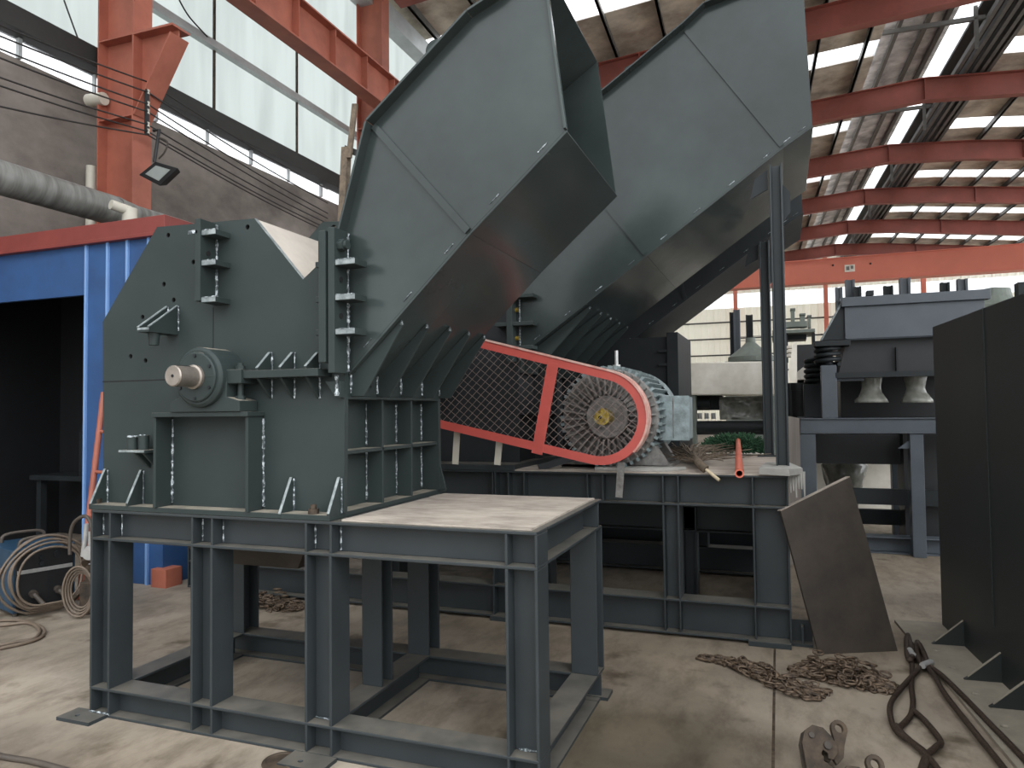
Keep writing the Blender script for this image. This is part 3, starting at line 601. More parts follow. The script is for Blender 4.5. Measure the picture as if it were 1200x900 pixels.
# diamond mesh
import itertools
poly = offs(0, .03)
def clip(P, D):
    """parameters where the line P+tD runs inside the convex outline"""
    t0, t1 = -9, 9
    for i in range(len(poly)):
        a, c = poly[i], poly[(i+1) % len(poly)]; e = c-a; nrm = Vector((-e.y, e.x)); dn = D.dot(nrm); k = (a-P).dot(nrm)
        if abs(dn) < 1e-9: continue
        t = k/dn
        if dn < 0: t0 = max(t0, t) if False else t0
        ins = -dn   # outline runs clockwise: inside is where (X-a).nrm < 0
        if dn > 0: t1 = min(t1, t)
        else: t0 = max(t0, t)
    return t0, t1
b = MB()
for sg, slope in ((1, 1.0), (-1, .8)):
    D = Vector((1, sg*slope)).normalized()
    for k in range(-70, 71):
        P = Vector((-2.4, 1.75+k*.064)); t0, t1 = clip(P, D)
        if t1-t0 > .03:
            a, c = P+D*t0, P+D*t1; b.bar((a.x, GYF+.010+sg*.002, a.y), (c.x, GYF+.010+sg*.002, c.y), .003, .003, (0, 0, 1))
o = b.build('wire_mesh', ['wire'], gu); o['label'] = 'diamond wire mesh'
for px, zt in ((G(731, 560)[0], 1.22), (-2.0, 1.37), (-2.35, 1.45)):
    b = MB(); b.bar((px, GYF+.09, zt), (px-.02, GYF+.09, .97 if px > -1.5 else Z2+.05), .05, .012, (0, 1, 0)); b.build('guard_leg', ['shield' if px > -1.5 else 'pvc'], gu)
# ================================================================== loose things on the second stand
DZ = Z2+.010
bp_ = thing('bench_board', (-.85, 5.3, DZ), 'pale grey flat board lying on the deck beside the motor foot', 'board')
a = at(740, 552, 'z', DZ); 
b = MB(); b.loft([(-1.3, 5.22, DZ), (-.78, 5.22, DZ), (-.66, 5.42, DZ), (-1.25, 5.42, DZ)], [(-1.3, 5.22, DZ+.022), (-.78, 5.22, DZ+.022), (-.66, 5.42, DZ+.022), (-1.25, 5.42, DZ+.022)]); b.build('board', 'cement', bp_, .003)
# broom with green bristles and an orange handle
p = at(866, 524, 'z', DZ+.1)
br = thing('push_broom', (p.x, p.y, DZ), 'broom head of green bristles with a short orange pipe handle lying on the deck', 'broom')
b = MB(); rnd = random.Random(3)
cx, cy, cz = at(861, 523, 'z', DZ+.08); hw = .3
for k in range(1700):
    t = rnd.uniform(-1, 1); a = rnd.uniform(0, math.pi); r = .13*(1-abs(t)**3*.45)*rnd.uniform(.6, 1.08)
    p0 = Vector((cx+t*hw*.55, cy, DZ+.05)); p1 = Vector((cx+t*hw*.98+rnd.uniform(-.03, .03), cy+math.cos(a)*r*1.2, DZ+.02+abs(math.sin(a))*r*1.45))
    b.bar(p0, p1, .008, .008)
b.build('bristles', 'green', br)
b = MB(); p0 = at(865, 519, 'y', cy-.06); p0 = Vector((p0.x, cy-.06, DZ+.14)); p1 = at(866.5, 555, 'z', DZ+.06); b.cyl(p0, p1, .021, .026, 18, False); b.cyl(p1, p0, .018, .018, 18, False); b.lathe([(.018, 0), (.026, 0)], p1, (p1-p0), 18); b.build('handle', 'pipeor', br)
# twig broom
p = at(812, 535, 'z', DZ+.05)
tw = thing('twig_broom', (p.x, p.y, DZ), 'old besom of thin twigs with a pale bamboo handle poking past the deck edge', 'broom')
h0 = at(843, 563, 'y', GY-.05); h1 = at(822, 546, 'z', DZ+.05); h2 = at(806, 528, 'z', DZ+.06); d = (Vector(h2)-Vector(h1)).normalized()
b = MB(); b.tube([h0, h1], .012, 10); b.build('handle', 'bamboo', tw)
b = MB(); b.tube([h1+(h0-h1)*.25, h1, h2], .03, 10); b.build('binding', 'twig', tw)
b = MB(); side = d.cross(Vector((0, 0, 1))).normalized()
for k in range(130):
    p0 = h1.lerp(h2, rnd.uniform(.2, 1)); sp = rnd.gauss(0, .16); pm = p0+d*rnd.uniform(.08, .18)+side*sp*.5+Vector((0, 0, rnd.uniform(-.02, .05))); pe = p0+d*rnd.uniform(.2, .42)+side*sp*1.5+Vector((0, 0, rnd.uniform(-.03, .07)))
    for v in (pm, pe): v.z = max(v.z, DZ+.006)
    b.tube([p0, pm, pe], .0042, 4)
b.build('twigs', 'twig', tw)
# grey slab at the deck corner
p = at(908, 553, 'z', DZ+.02)
b = MB(); q = [at(x, y, 'z', DZ) for x, y in ((889, 556), (925, 558), (941, 556), (926, 549), (898, 548))]
b.loft([(v.x, v.y, DZ) for v in q], [(v.x*.99+p.x*.01, v.y*.99+p.y*.01, DZ+.045) for v in q])
for k in range(6):
    x = X2b+.012+k*.017; b.cyl((x, GY+.03, DZ+.02), (x+.004, GY+.03, DZ-.09-.07*rnd.random()), .012, .005, 8)
tag(b.build('cement_slab', 'cement', None, .006), 'pale grey slab with hardened drips on the right corner of the second stand', 'slab')
# ================================================================== leaning steel plate
A, B_, C_ = at(915, 599, 'y', 5.13), at(960, 767, 'z', .0), at(1052, 763, 'z', .0)
n_ = (C_-B_).cross(A-B_).normalized()
d_ = FW+(996-600)/FOC*RT-(559-450)/FOC*UP; D4 = CAM+d_*((B_-CAM).dot(n_)/d_.dot(n_))
if n_.y > 0: n_ = -n_
k_ = n_*-.02
b = MB(); b.loft([A, B_, C_, D4], [A+k_, B_+k_, C_+k_, D4+k_]); b.m(1).loft([A, A+k_*2.6, A+k_*2.6+Vector((0, 0, .006)), A+Vector((0, 0, .006))], [D4, D4+k_*2.6, D4+k_*2.6+Vector((0, 0, .006)), D4+Vector((0, 0, .006))])
d1 = at(948, 642, 'y', 5.2)
o = b.build('steel_plate', ['plate', 'dust'])
tag(o, 'brown bare steel plate leaning against the right corner of the second stand', 'plate')
# ================================================================== vibrating feeder
VY = 8.6
fe = thing('vibrating_feeder', (1.0, VY+.4, 0), 'blue-grey hopper feeder on coil springs over a tall frame behind the dark casing', 'feeder')
def V(px, py, y=VY): p = at(px, py, 'y', y); return p
FMT = ['bluegrey', 'edge']
def vbox(px0, py0, px1, py1, dy, name, m='bluegrey', y=VY, bev=.004, par=fe):
    a, c = V(px0, py1, y), V(px1, py0, y); b = MB(); b.box(a.x, c.x, y, y+dy, a.z, c.z); return b.build(name, m, par, bev)
xa, xe = V(938, 500).x, V(938, 500).x+2.6
zt, zb = V(1000, 490).z, V(1000, 508).z
b = MB(); b.hbeam((xa, VY+.1, (zt+zb)/2), (xe, VY+.1, (zt+zb)/2), zt-zb, .2, (0, 0, 1), .16); b.hbeam((xa, VY+1.5, (zt+zb)/2), (xe, VY+1.5, (zt+zb)/2), zt-zb, .2, (0, 0, 1), .16); b.build('frame_beam', FMT, fe, .004)
b = MB(); b.box(xa, xa+.16, VY+.2, VY+1.4, zb, zt); b.build('frame_beam', FMT, fe, .004)
for px0, px1 in ((938, 957), (1068, 1084)):
    a, c = V(px0, 560), V(px1, 560); b = MB(); b.box(a.x, c.x, VY+.02, VY+.2, 0, zb); b.build('frame_leg', FMT, fe, .004); b = MB(); b.box(a.x, c.x, VY+1.4, VY+1.58, 0, zb); b.build('frame_leg', FMT, fe, .004)
a, c = V(1053, 512), V(1072, 526); b = MB(); b.prism([(a.x, c.z), (c.x, a.z), (c.x, c.z)], 'y', VY+.05, VY+.07); b.build('leg_gusset', FMT, fe)
a, c = V(962, 428), V(982, 490); b = MB(); b.box(a.x, c.x, VY+.02, VY+.2, c.z, a.z); b.build('spring_post', FMT, fe, .004)
b = MB(); b.box(a.x+2.0, c.x+2.0, VY+.02, VY+.2, c.z, a.z); b.build('spring_post', FMT, fe, .004)
zg = at(1050, 630, 'y', 8.75).z
b = MB(); b.hbeam((xa+.1, 8.85, zg/2), (xe, 8.85, zg/2), zg, .2, (0, 0, 1)); b.build('ground_beam', FMT, fe, .004)
for pyt, pyb, dy in ((575, 590, .3), (600, 613, .9)):
    a, c = V(985, pyb, VY+dy), V(1110, pyt, VY+dy); b = MB(); b.box(a.x, c.x+.4, VY+dy, VY+dy+.08, a.z, c.z); b.build('tie_bar', ['dark'], fe)
a, c = V(1072, 655), V(1090, 612); b = MB(); b.box(a.x, c.x, VY+.9, VY+1.0, 0, c.z); b.build('tie_leg', ['dark'], fe)
# trough: boxy front, sloping left wing, underside blackened to stand in for shade
q0, q1 = V(990, 398), V(1145, 352)
zt_, zb_ = q1.z, q0.z; x0_, x1_ = q0.x, q1.x+.05
b = MB(); b.box(x0_, x1_, VY-.05, VY-.02, zb_, zt_); b.box(x0_, x1_, VY+1.45, VY+1.48, zb_, zt_); b.box(x1_-.03, x1_, VY-.02, VY+1.45, zb_, zt_)
b.box(x0_, x0_+.03, VY-.02, VY+1.45, zb_, zt_); b.build('trough', FMT, fe, .004)
b = MB(); b.box(x0_-.03, x1_+.05, VY-.09, VY+.02, zt_, zt_+.10); b.build('trough_rim', FMT, fe, .004); b = MB(); b.box(x0_-.03, x1_+.05, VY+1.4, VY+1.5, zt_, zt_+.08); b.build('trough_rim', FMT, fe, .004)
b = MB(); w0, w1 = V(962, 399), V(988, 346)
b.loft([(x0_, VY-.02, zb_), (x0_, VY-.02, zt_+.05), (w1.x-.02, VY-.02, zt_+.05), (w0.x, VY-.02, w0.z)], [(x0_, VY+1.4, zb_), (x0_, VY+1.4, zt_+.05), (w1.x-.02, VY+1.4, zt_+.05), (w0.x, VY+1.4, w0.z)])
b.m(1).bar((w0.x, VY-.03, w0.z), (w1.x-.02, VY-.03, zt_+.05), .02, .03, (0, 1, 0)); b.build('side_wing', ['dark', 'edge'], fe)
b = MB(); a = V(960, 400); b.box(a.x-.05, x0_+.05, VY-.06, VY+.2, a.z-.06, a.z); b.build('spring_bracket', ['dark'], fe, .004)
zk = V(1000, 436).z
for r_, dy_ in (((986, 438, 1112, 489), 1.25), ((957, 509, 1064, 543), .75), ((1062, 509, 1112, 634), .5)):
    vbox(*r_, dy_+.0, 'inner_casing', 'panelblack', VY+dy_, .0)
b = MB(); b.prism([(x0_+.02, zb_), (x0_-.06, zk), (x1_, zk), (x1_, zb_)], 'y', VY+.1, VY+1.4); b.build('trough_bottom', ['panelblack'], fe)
b = MB(); b.box(x0_-.1, x1_, VY+.02, VY+.12, zk-.06, zk); b.box(V(1051, 430).x, V(1053, 430).x, VY+.02, VY+.1, zk, zb_-.1); b.build('motor_beam', ['dark'], fe)
b = MB(); b.box(x0_-.1, V(1014, 445).x, VY+.1, VY+.25, V(1000, 446).z, V(1000, 439).z); b.build('cross_beam', FMT, fe)
def spring(px, pt, pb_, y, r, turns):
    c0 = V(px, pb_, y); c1 = V(px, pt, y); b = MB(); N = turns*14
    b.tube([(c0.x+r*math.cos(2*math.pi*k/14), y+r*math.sin(2*math.pi*k/14), c0.z+(c1.z-c0.z)*k/N) for k in range(N+1)], r*.2, 7); b.cyl((c0.x, y, c0.z), (c0.x, y, c1.z), r*.45); b.build('coil_spring', ['dark'], fe)
spring(970, 402, 427, VY+.1, .12, 4); spring(958, 420, 450, VY+.9, .13, 5)
x_ = V(958, 450, VY+.9).x; b = MB(); b.box(x_-.16, x_+.16, VY+.75, VY+1.1, zt, V(958, 450, VY+.9).z); b.build('spring_post', ['dark'], fe, .004)
for pa, pb2 in ((1003, 1042), (1056, 1095)):
    a, c = V(pa, 472, VY+.3), V(pb2, 437, VY+.3); xm = (a.x+c.x)/2; w = (c.x-a.x)/2; h = c.z-a.z
    b = MB(); nn = 20; rings = []; rr = random.Random(pa)
    prof = [(.62, 0), (.68, .1), (.6, .3), (.56, .5), (.62, .66), (.78, .78), (.95, .9), (1.0, 1.0), (.3, 1.0)]
    vs = []
    for r_, t in prof:
        for k in range(nn):
            e = 1+rr.uniform(-.12, .12); vs.append((xm+math.cos(2*math.pi*k/nn)*w*r_*e, VY+.45+math.sin(2*math.pi*k/nn)*w*.8*r_*e, c.z-h*t))
    b.add(vs, [(i*nn+k, i*nn+(k+1) % nn, (i+1)*nn+(k+1) % nn, (i+1)*nn+k) for i in range(len(prof)-1) for k in range(nn)], True)
    b.build('wrapped_vibrator', ['bag'], fe)
# sheets between the frames
a, c = V(921, 576, 7.9), V(937, 487, 7.9)
b = MB(); p0 = at(938, 580, 'z', 0.6); b.loft([(a.x, 7.75, .0), (a.x+.14, 8.5, .0), (a.x+.16, 8.5, .0), (a.x+.02, 7.75, .0)], [(a.x, 7.75, at(922, 487, 'y', 7.75).z), (a.x+.14, 8.5, at(937, 490, 'y', 8.5).z), (a.x+.16, 8.5, at(937, 490, 'y', 8.5).z), (a.x+.02, 7.75, at(922, 487, 'y', 7.75).z)])
tag(b.build('weathered_board', 'wood'), 'weathered brown board standing on edge between the slender posts and the feeder frame', 'board')
# ================================================================== big dark casing at right
ca = thing('machine_casing', (1.3, 4.6, 0), 'tall dark green-black steel casing at the right edge with triangular gussets along its foot', 'casing')
P0, P1 = at(1104, 735, 'z', 0), at(1200, 829, 'z', 0); dv = (P1-P0).normalized(); nv = Vector((-dv.y, dv.x, 0)); 
if nv.x > 0: nv = -nv
PE = P0+dv*3.6; HC = 2.17; inn = -nv*1.6
b = MB(); b.loft([P0, PE, PE+inn, P0+inn], [v+Vector((0, 0, HC)) for v in (P0, PE, PE+inn, P0+inn)]); b.build('casing_shell', ['casing'], ca, .006)
b = MB(); u = P0+dv*.55; b.loft([u+nv*.012, P0+dv*.75+nv*.012, P0+dv*.75, u], [v+Vector((0, 0, .9)) for v in (u+nv*.012, P0+dv*.75+nv*.012, P0+dv*.75, u)])
for f_ in (1.05,): b = MB(); b.bar(P0+dv*f_+nv*.002+Vector((0, 0, .3)), P0+dv*f_+nv*.002+Vector((0, 0, HC)), .004, .01, nv); b.build('panel_seam', ['casing'], ca)
F0 = P0-dv*.05
b = MB(); b.loft([F0+nv*.30, PE+nv*.30, PE, F0], [v+Vector((0, 0, .02)) for v in (F0+nv*.30, PE+nv*.30, PE, F0)]); o = b.build('foot_flange', ['flange'], ca); o['label'] = 'dusty foot flange with bolt holes'
cu = MB()
for px, py in ((1086, 762), (1110, 782), (1141, 813), (1175, 851)):
    p = at(px, py, 'z', .02); p = P0+dv*((p-P0).dot(dv))+nv*.2; cu.cyl(p+Vector((0, 0, -.1)), p+Vector((0, 0, .1)), .02)
cut_holes(o, cu)
for px, py in ((1105, 755), (1146, 797), (1181, 830), (1212, 878)):
    p = at(px, py, 'z', .02); s_ = (p-P0).dot(dv); p = P0+dv*s_+Vector((0, 0, .02))
    b = MB(); t_ = dv*.012; tri = [p, p+nv*.19, p+nv*.17+Vector((0, 0, .015)), p+Vector((0, 0, .165))]
    b.loft([v-t_ for v in tri], [v+t_ for v in tri]); b.m(1).bar(tri[2]-t_*.0+Vector((0, 0, .002)), tri[3], .02, .003, (nv+Vector((0, 0, 1)))); b.build('foot_gusset', ['casing', 'flange'], ca)
# ================================================================== chains
def link(b, c, d, up, L=.062, W=.036, r=.0068):
    d = d.normalized(); up = (up-d*up.dot(d)).normalized(); s = d.cross(up); pts = []
    for k in range(12):
        a = 2*math.pi*k/12; pts.append(c+d*(math.cos(a)*L/2)+s*(math.sin(a)*W/2*(1 if abs(math.sin(a)) < .9 else .92)))
    b.tube(pts, r, 5, True)
def chain(pts, n, width, height, label, seed, group='chains on the floor', taper=False):
    """a chain heaped along a line on the floor"""
    rr = random.Random(seed); b = MB(); P = [Vector(p) for p in pts]
    seg = [(P[i+1]-P[i]).length for i in range(len(P)-1)]; T = sum(seg)
    def along(t):
        t *= T
        for i, l in enumerate(seg):
            if t <= l or i == len(seg)-1: return P[i].lerp(P[i+1], min(1, t/l)), (P[i+1]-P[i]).normalized(), i
            t -= l
    # one long chain folded back and forth
    t, ph, pos = 0, 0, None
    folds = max(1, int(width[1]/.05))
    for k in range(n):
        u_ = k/n*folds; f = u_ % 1; f = f if int(u_) % 2 == 0 else 1-f
        lane = (int(u_)+.5)/folds
        p, d, _ = along(max(.0, min(1, f)))
        wv = width[0]+(width[1]-width[0])*math.sin(math.pi*min(1, max(0, f)))**.8
        if taper: wv = width[0]+(width[1]-width[0])*min(1, max(0, f))**1.3
        sd = Vector((-d.y, d.x, 0)); off = (lane-.5)*wv+rr.uniform(-.25, .25)*wv
        z = .012+abs(rr.gauss(0, .4))*height*math.sin(math.pi*f)
        dd = (d*rr.choice((1, -1))+sd*rr.uniform(-1.1, 1.1)+Vector((0, 0, rr.uniform(-.25, .25))))
        up = Vector((0, 0, 1)) if k % 2 else Vector((rr.uniform(-1, 1), rr.uniform(-1, 1), .5))
        link(b, p+sd*off+Vector((0, 0, z)), dd, up)
    return tag(b.build('chain', 'chain'), label, 'chain', group)
Z = lambda x, y: at(x, y, 'z', 0)
chain([Z(822, 773), Z(850, 778), Z(880, 789), Z(922, 807), Z(962, 818)], 270, (.03, .22), .06, 'rusty steel chain heaped near the concrete joint, its tail reaching toward the second stand', 3, taper=True)
chain([Z(930, 788), Z(965, 790), Z(1000, 797), Z(1044, 811)], 320, (.07, .27), .09, 'rusty steel chain heaped in a mound beside the wire rope sling', 5)
chain([Z(262, 707), Z(300, 709), Z(356, 714)], 240, (.10, .26), .08, 'rusty chain lying in a long heap seen between the legs of the near stand', 9)
# ================================================================== wire rope sling
def sm(pts, n=6):
    P = [Vector(p) for p in pts]; out = []
    for i in range(len(P)-1):
        p0, p1, p2, p3 = P[max(i-1, 0)], P[i], P[i+1], P[min(i+2, len(P)-1)]
        for k in range(n):
            t = k/n; out.append(.5*((2*p1)+(p2-p0)*t+(2*p0-5*p1+4*p2-p3)*t*t+(3*p1-p0-3*p2+p3)*t**3))
    return out+[P[-1]]
def zp(l, z=.02): return [at(x, y, 'z', z) for x, y in l]
sl = thing('rope_sling', Z(1080, 800), 'dark wire rope sling lying in loops on the floor by the dark casing', 'sling')
b = MB(); R1 = .014
b.tube(sm(zp([(1064, 744), (1068, 765), (1069, 790), (1068, 805), (1070, 822), (1068, 836), (1062, 845), (1050, 856)])), R1, 8)
b.tube(sm(zp([(1078, 755), (1084, 770), (1075, 785), (1055, 808), (1044, 824), (1044, 842), (1052, 858), (1072, 872), (1086, 886), (1080, 910)], .03)), R1, 8)
b.tube(sm(zp([(1070, 832), (1085, 846), (1102, 868), (1096, 876), (1084, 888), (1076, 915)], .025)), R1, 8)
b.tube(sm(zp([(1050, 850), (1060, 862), (1078, 878), (1090, 890), (1106, 910)], .03)), R1, 8)
b.tube(sm(zp([(1084, 778), (1094, 790), (1108, 814), (1140, 855), (1180, 905), (1200, 940)], .034)), R1, 8)
b.tube(sm(zp([(1088, 780), (1102, 790), (1125, 812), (1160, 848), (1205, 895), (1240, 940)], .034)), R1, 8)
b.build('rope', 'rope', sl)
b = MB(); b.tube(sm(zp([(1064, 744), (1066, 752), (1069, 768), (1066, 774), (1063, 765), (1062, 750), (1064, 744)], .04)), .016, 8); b.tube(sm(zp([(1075, 752), (1080, 760), (1086, 775), (1082, 780), (1076, 770), (1074, 758), (1075, 752)], .04)), .015, 8); b.build('eye_splice', 'rope', sl)
b = MB()
for q0, q1 in (((1066, 762), (1070, 768)), ((1081, 780), (1091, 776))):
    b = MB(); b.cyl(at(*q0, 'z', .045), at(*q1, 'z', .045), .019, n=12); o = b.build('ferrule', 'silver', sl); o['label'] = 'pale crimped ferrule'
# ================================================================== lifting clamps
def clamp(px, py, sc, rot, label):
    """plate-lifting clamp lying on its side plates, jaw slot and ring lug"""
    base = Z(px, py); t = thing('lifting_clamp', base, label, 'clamp', 'lifting clamps')
    cr_, sr_ = math.cos(rot), math.sin(rot)
    ex = RT.copy(); ex.z = 0; ex.normalize(); ey = Vector((-ex.y, ex.x, 0))
    tilt = Vector((0, 0, 1))*.80+ey*.6; tilt.normalize(); nn = ex.cross(tilt).normalized()
    def W3(p, h):
        x, y = p; return base+(ex*(x*cr_-y*sr_)+tilt*(x*sr_+y*cr_))*sc+nn*h*sc+Vector((0, 0, .02))
    body = [(-.105, -.02), (-.105, .10), (-.085, .15), (-.045, .175), (.0, .165), (.03, .13), (.045, .085), (.04, .06), (.015, .035), (-.005, .04), (.0, .06), (-.02, .075), (-.03, .06), (-.025, .03), (.02, .0), (.02, -.02)]
    for h in (-.03, .018):
        b = MB(); b.loft([W3(p, h) for p in body], [W3(p, h+.012) for p in body]); b.build('side_cheek', ['rust'], t, .002)
    lug = [(.02, .05), (.035, .02), (.07, .05), (.085, .1), (.108, .15)]+[(.078+.036*math.cos(a), .17+.036*math.sin(a)) for a in [math.radians(v) for v in range(-20, 200, 22)]]+[(.045, .12)]
    b = MB(); b.loft([W3(p, -.012) for p in lug], [W3(p, .012) for p in lug]); o = b.build('ring_lug', ['rust'], t, .002)
    c = MB(); c.cyl(W3((.078, .17), -.05), W3((.078, .17), .05), .019*sc, n=20); cut_holes(o, c)
    b = MB(); b.cyl(W3((.0, .09), -.045), W3((.0, .09), .045), .016*sc, n=14); b.cyl(W3((-.06, .13), -.04), W3((-.06, .13), .04), .012*sc, n=14); b.build('pivot_pin', ['plate'], t)
    return t
clamp(972, 908, 1.0, -.06, 'rusty plate-lifting clamp on the floor, the larger one showing its open jaw')
clamp(1024, 962, 1.0, .1, 'rusty plate-lifting clamp of which only the ring lug shows, beside the open-jawed one')
p = Z(330, 894); b = MB(); b.lathe([(0, 0), (.085, 0), (.088, .006), (.085, .012), (.07, .014), (.066, .010), (0, .010)], (p.x, p.y, 0), (0, 0, 1), 36)
tag(b.build('steel_disc', 'rust'), 'rusty round steel disc on the floor by the foot plate of the near stand', 'disc')
b = MB(); b.tube(sm([at(-60, 868, 'z', .012), at(0, 886, 'z', .012), at(40, 893, 'z', .012), at(110, 912, 'z', .012)]), .014, 8); tag(b.build('floor_cable', 'rubber'), 'dark cable lying straight on the floor at the bottom left', 'cable')
# ================================================================== welding machine and cables
wc = Z(52, 717); we = thing('welding_machine', wc, 'blue portable welding machine with a black front panel and a coil of cable over it', 'welder')
b0, b1 = Z(28, 722), Z(77, 712); fx = (b1-b0).normalized(); W_ = .46; fyv = Vector((-fx.y, fx.x, 0)); HH = .53
b0 = wc-fx*W_/2
def WL(u, v, z): return b0+fx*u+fyv*v+Vector((0, 0, z))
def wbox(u0, u1, v0, v1, z0, z1, name, m, par=we, bev=.006):
    b = MB(); b.hexa([WL(u0, v0, z0), WL(u1, v0, z0), WL(u1, v1, z0), WL(u0, v1, z0), WL(u0, v0, z1), WL(u1, v0, z1), WL(u1, v1, z1), WL(u0, v1, z1)]); return b.build(name, m, par, bev)
wbox(0, W_, .0, .62, .03, HH, 'cabinet', 'welderblue', bev=.012)
fp = wbox(.02, W_-.02, -.012, .002, .05, HH-.02, 'control_panel', 'panelblack')
o = wbox(.03, W_-.03, -.02, -.01, .335, .365, 'panel_strip', 'silver', fp, .002)
wbox(.25, .255, -.02, -.01, .06, .33, 'panel_rib', 'dark', fp, .0)
for u, v in ((.2, .45), (.31, .46), (.2, .40)):
    b = MB(); b.cyl(WL(u, -.012, v), WL(u, -.035, v), .02 if v < .46 else .024, n=16); b.build('knob', 'dark', fp, .002)
for u in (.14, .32):
    b = MB(); b.cyl(WL(u, -.01, .17), WL(u, -.05, .165), .03, n=16); b.cyl(WL(u, -.05, .165), WL(u+.04, -.13, .09), .018, n=10); b.build('cable_socket', 'rubber', fp)
for v in (.10, .5):
    b = MB(); b.tube(sm([WL(.08, v, HH), WL(.09, v, HH+.05), WL(.16, v, HH+.07), WL(.32, v, HH+.07), WL(.39, v, HH+.05), WL(.40, v, HH)]), .014, 8); b.build('carry_handle', 'rubber', we)
for u, v in ((.04, .05), (W_-.04, .05), (.04, .57), (W_-.04, .57)): b = MB(); b.cyl(WL(u, v, 0), WL(u, v, .035), .02, n=12); b.build('rubber_foot', 'rubber', we)
rr = random.Random(11)
cc = thing('cable_coil', WL(.2, -.1, 0), 'tan welding cable coil draped over the blue welding machine', 'cable')
b = MB()
for k in range(6):
    R0 = .33+.02*rr.uniform(-1, 1)-.014*k; ph = rr.uniform(-.1, .1); pts = []
    for j in range(40):
        a = 2*math.pi*j/40; u = .22+R0*1.0*math.cos(a)+.012*math.sin(3*a+k); z = .31+R0*.95*math.sin(a); v = -.05-.02*k+.012*math.sin(2*a+ph)
        pts.append(WL(u, v, max(z, .014+.016*k)))
    b.tube(pts, .0095, 7, True)
b.build('cable', 'cable', cc)
b = MB(); b.tube(sm([at(x, y, 'z', .014) for x, y in ((-40, 735), (0, 733), (32, 730), (46, 738), (40, 748), (20, 752), (0, 756), (-40, 760))]), .012, 7); b.tube(sm([at(x, y, 'z', .014) for x, y in ((-40, 730), (0, 727), (30, 728), (50, 736), (50, 745), (35, 752), (0, 760), (-40, 768))]), .012, 7)
tag(b.build('floor_cable', 'cable'), 'tan welding cable looped on the floor in front of the blue welder', 'cable')
# wire feeder with gauge and hanging hoses
wf0 = Z(91, 723); wf = thing('wire_feeder', wf0, 'small brown wire feeder hung with hoses and a chrome gauge behind the near stand leg', 'welder')
exx = RT.copy(); exx.z = 0; exx.normalize(); eyy = Vector((-exx.y, exx.x, 0))
def Q(u, v, z): return wf0+exx*u+eyy*v+Vector((0, 0, z))
b = MB(); b.hexa([Q(-.02, .05, .0), Q(.16, .05, .0), Q(.16, .3, .0), Q(-.02, .3, .0), Q(-.02, .05, .26), Q(.16, .05, .26), Q(.16, .3, .26), Q(-.02, .3, .26)]); b.build('feeder_case', 'rust', wf, .01)
b = MB(); b.cyl(Q(.04, .1, .26), Q(.04, .1, .40), .035, n=14); b.cyl(Q(.04, .06, .40), Q(.04, .14, .46), .05, n=14); b.build('regulator', 'rust', wf, .004)
b = MB(); b.lathe([(0, 0), (.055, 0), (.06, .02), (.05, .05), (0, .05)], Q(.09, .03, .50), -eyy, 24); b.build('gauge', 'silver', wf)
b = MB(); b.cyl(Q(-.01, .08, .46), Q(.02, .08, .72), .02, n=12); b.cyl(Q(.06, .08, .4), Q(.06, .08, .66), .028, n=12); b.build('valve_stem', 'silver', wf)
b = MB()
for k in range(4):
    R0 = .105+.015*k; b.tube([Q(.04+R0*math.cos(2*math.pi*j/24)*.8, -.02-.015*k, max(.012, .215+R0*1.3*math.sin(2*math.pi*j/24))) for j in range(24)], .009, 6, True)
b.build('hanging_hose', 'cable', wf)
b = MB(); b.tube(sm([at(82, 650, 'y', 4.1), at(82, 630, 'y', 4.1), at(86, 614, 'y', 4.1), at(95, 606, 'y', 4.1), at(103, 607, 'y', 4.1), at(108, 625, 'y', 4.1), at(108, 680, 'y', 4.1)]), .014, 8); b.build('gas_hose', 'rubber', wf)
# orange ladder
def LP(px, py, y): return at(px, py, 'y', y)
ld = thing('steel_ladder', LP(110, 690, 4.75), 'rust-orange tube ladder leaning behind the left end of the near crusher', 'ladder')
b0_, t0_ = LP(93, 690, 4.6), LP(121.5, 460, 4.95); b0_.z = 0.0
off = LP(141, 697, 4.6)-LP(92, 690, 4.6); off.z = 0
for o_ in (Vector((0, 0, 0)), off):
    b = MB(); b.tube([b0_+o_, t0_+o_], .026, 12); b.build('rail', 'orange', ld)
for f_ in (.2, .39, .6, .8): b = MB(); b.tube([b0_.lerp(t0_, f_), b0_.lerp(t0_, f_)+off], .016, 10); b.build('rung', 'orange', ld)
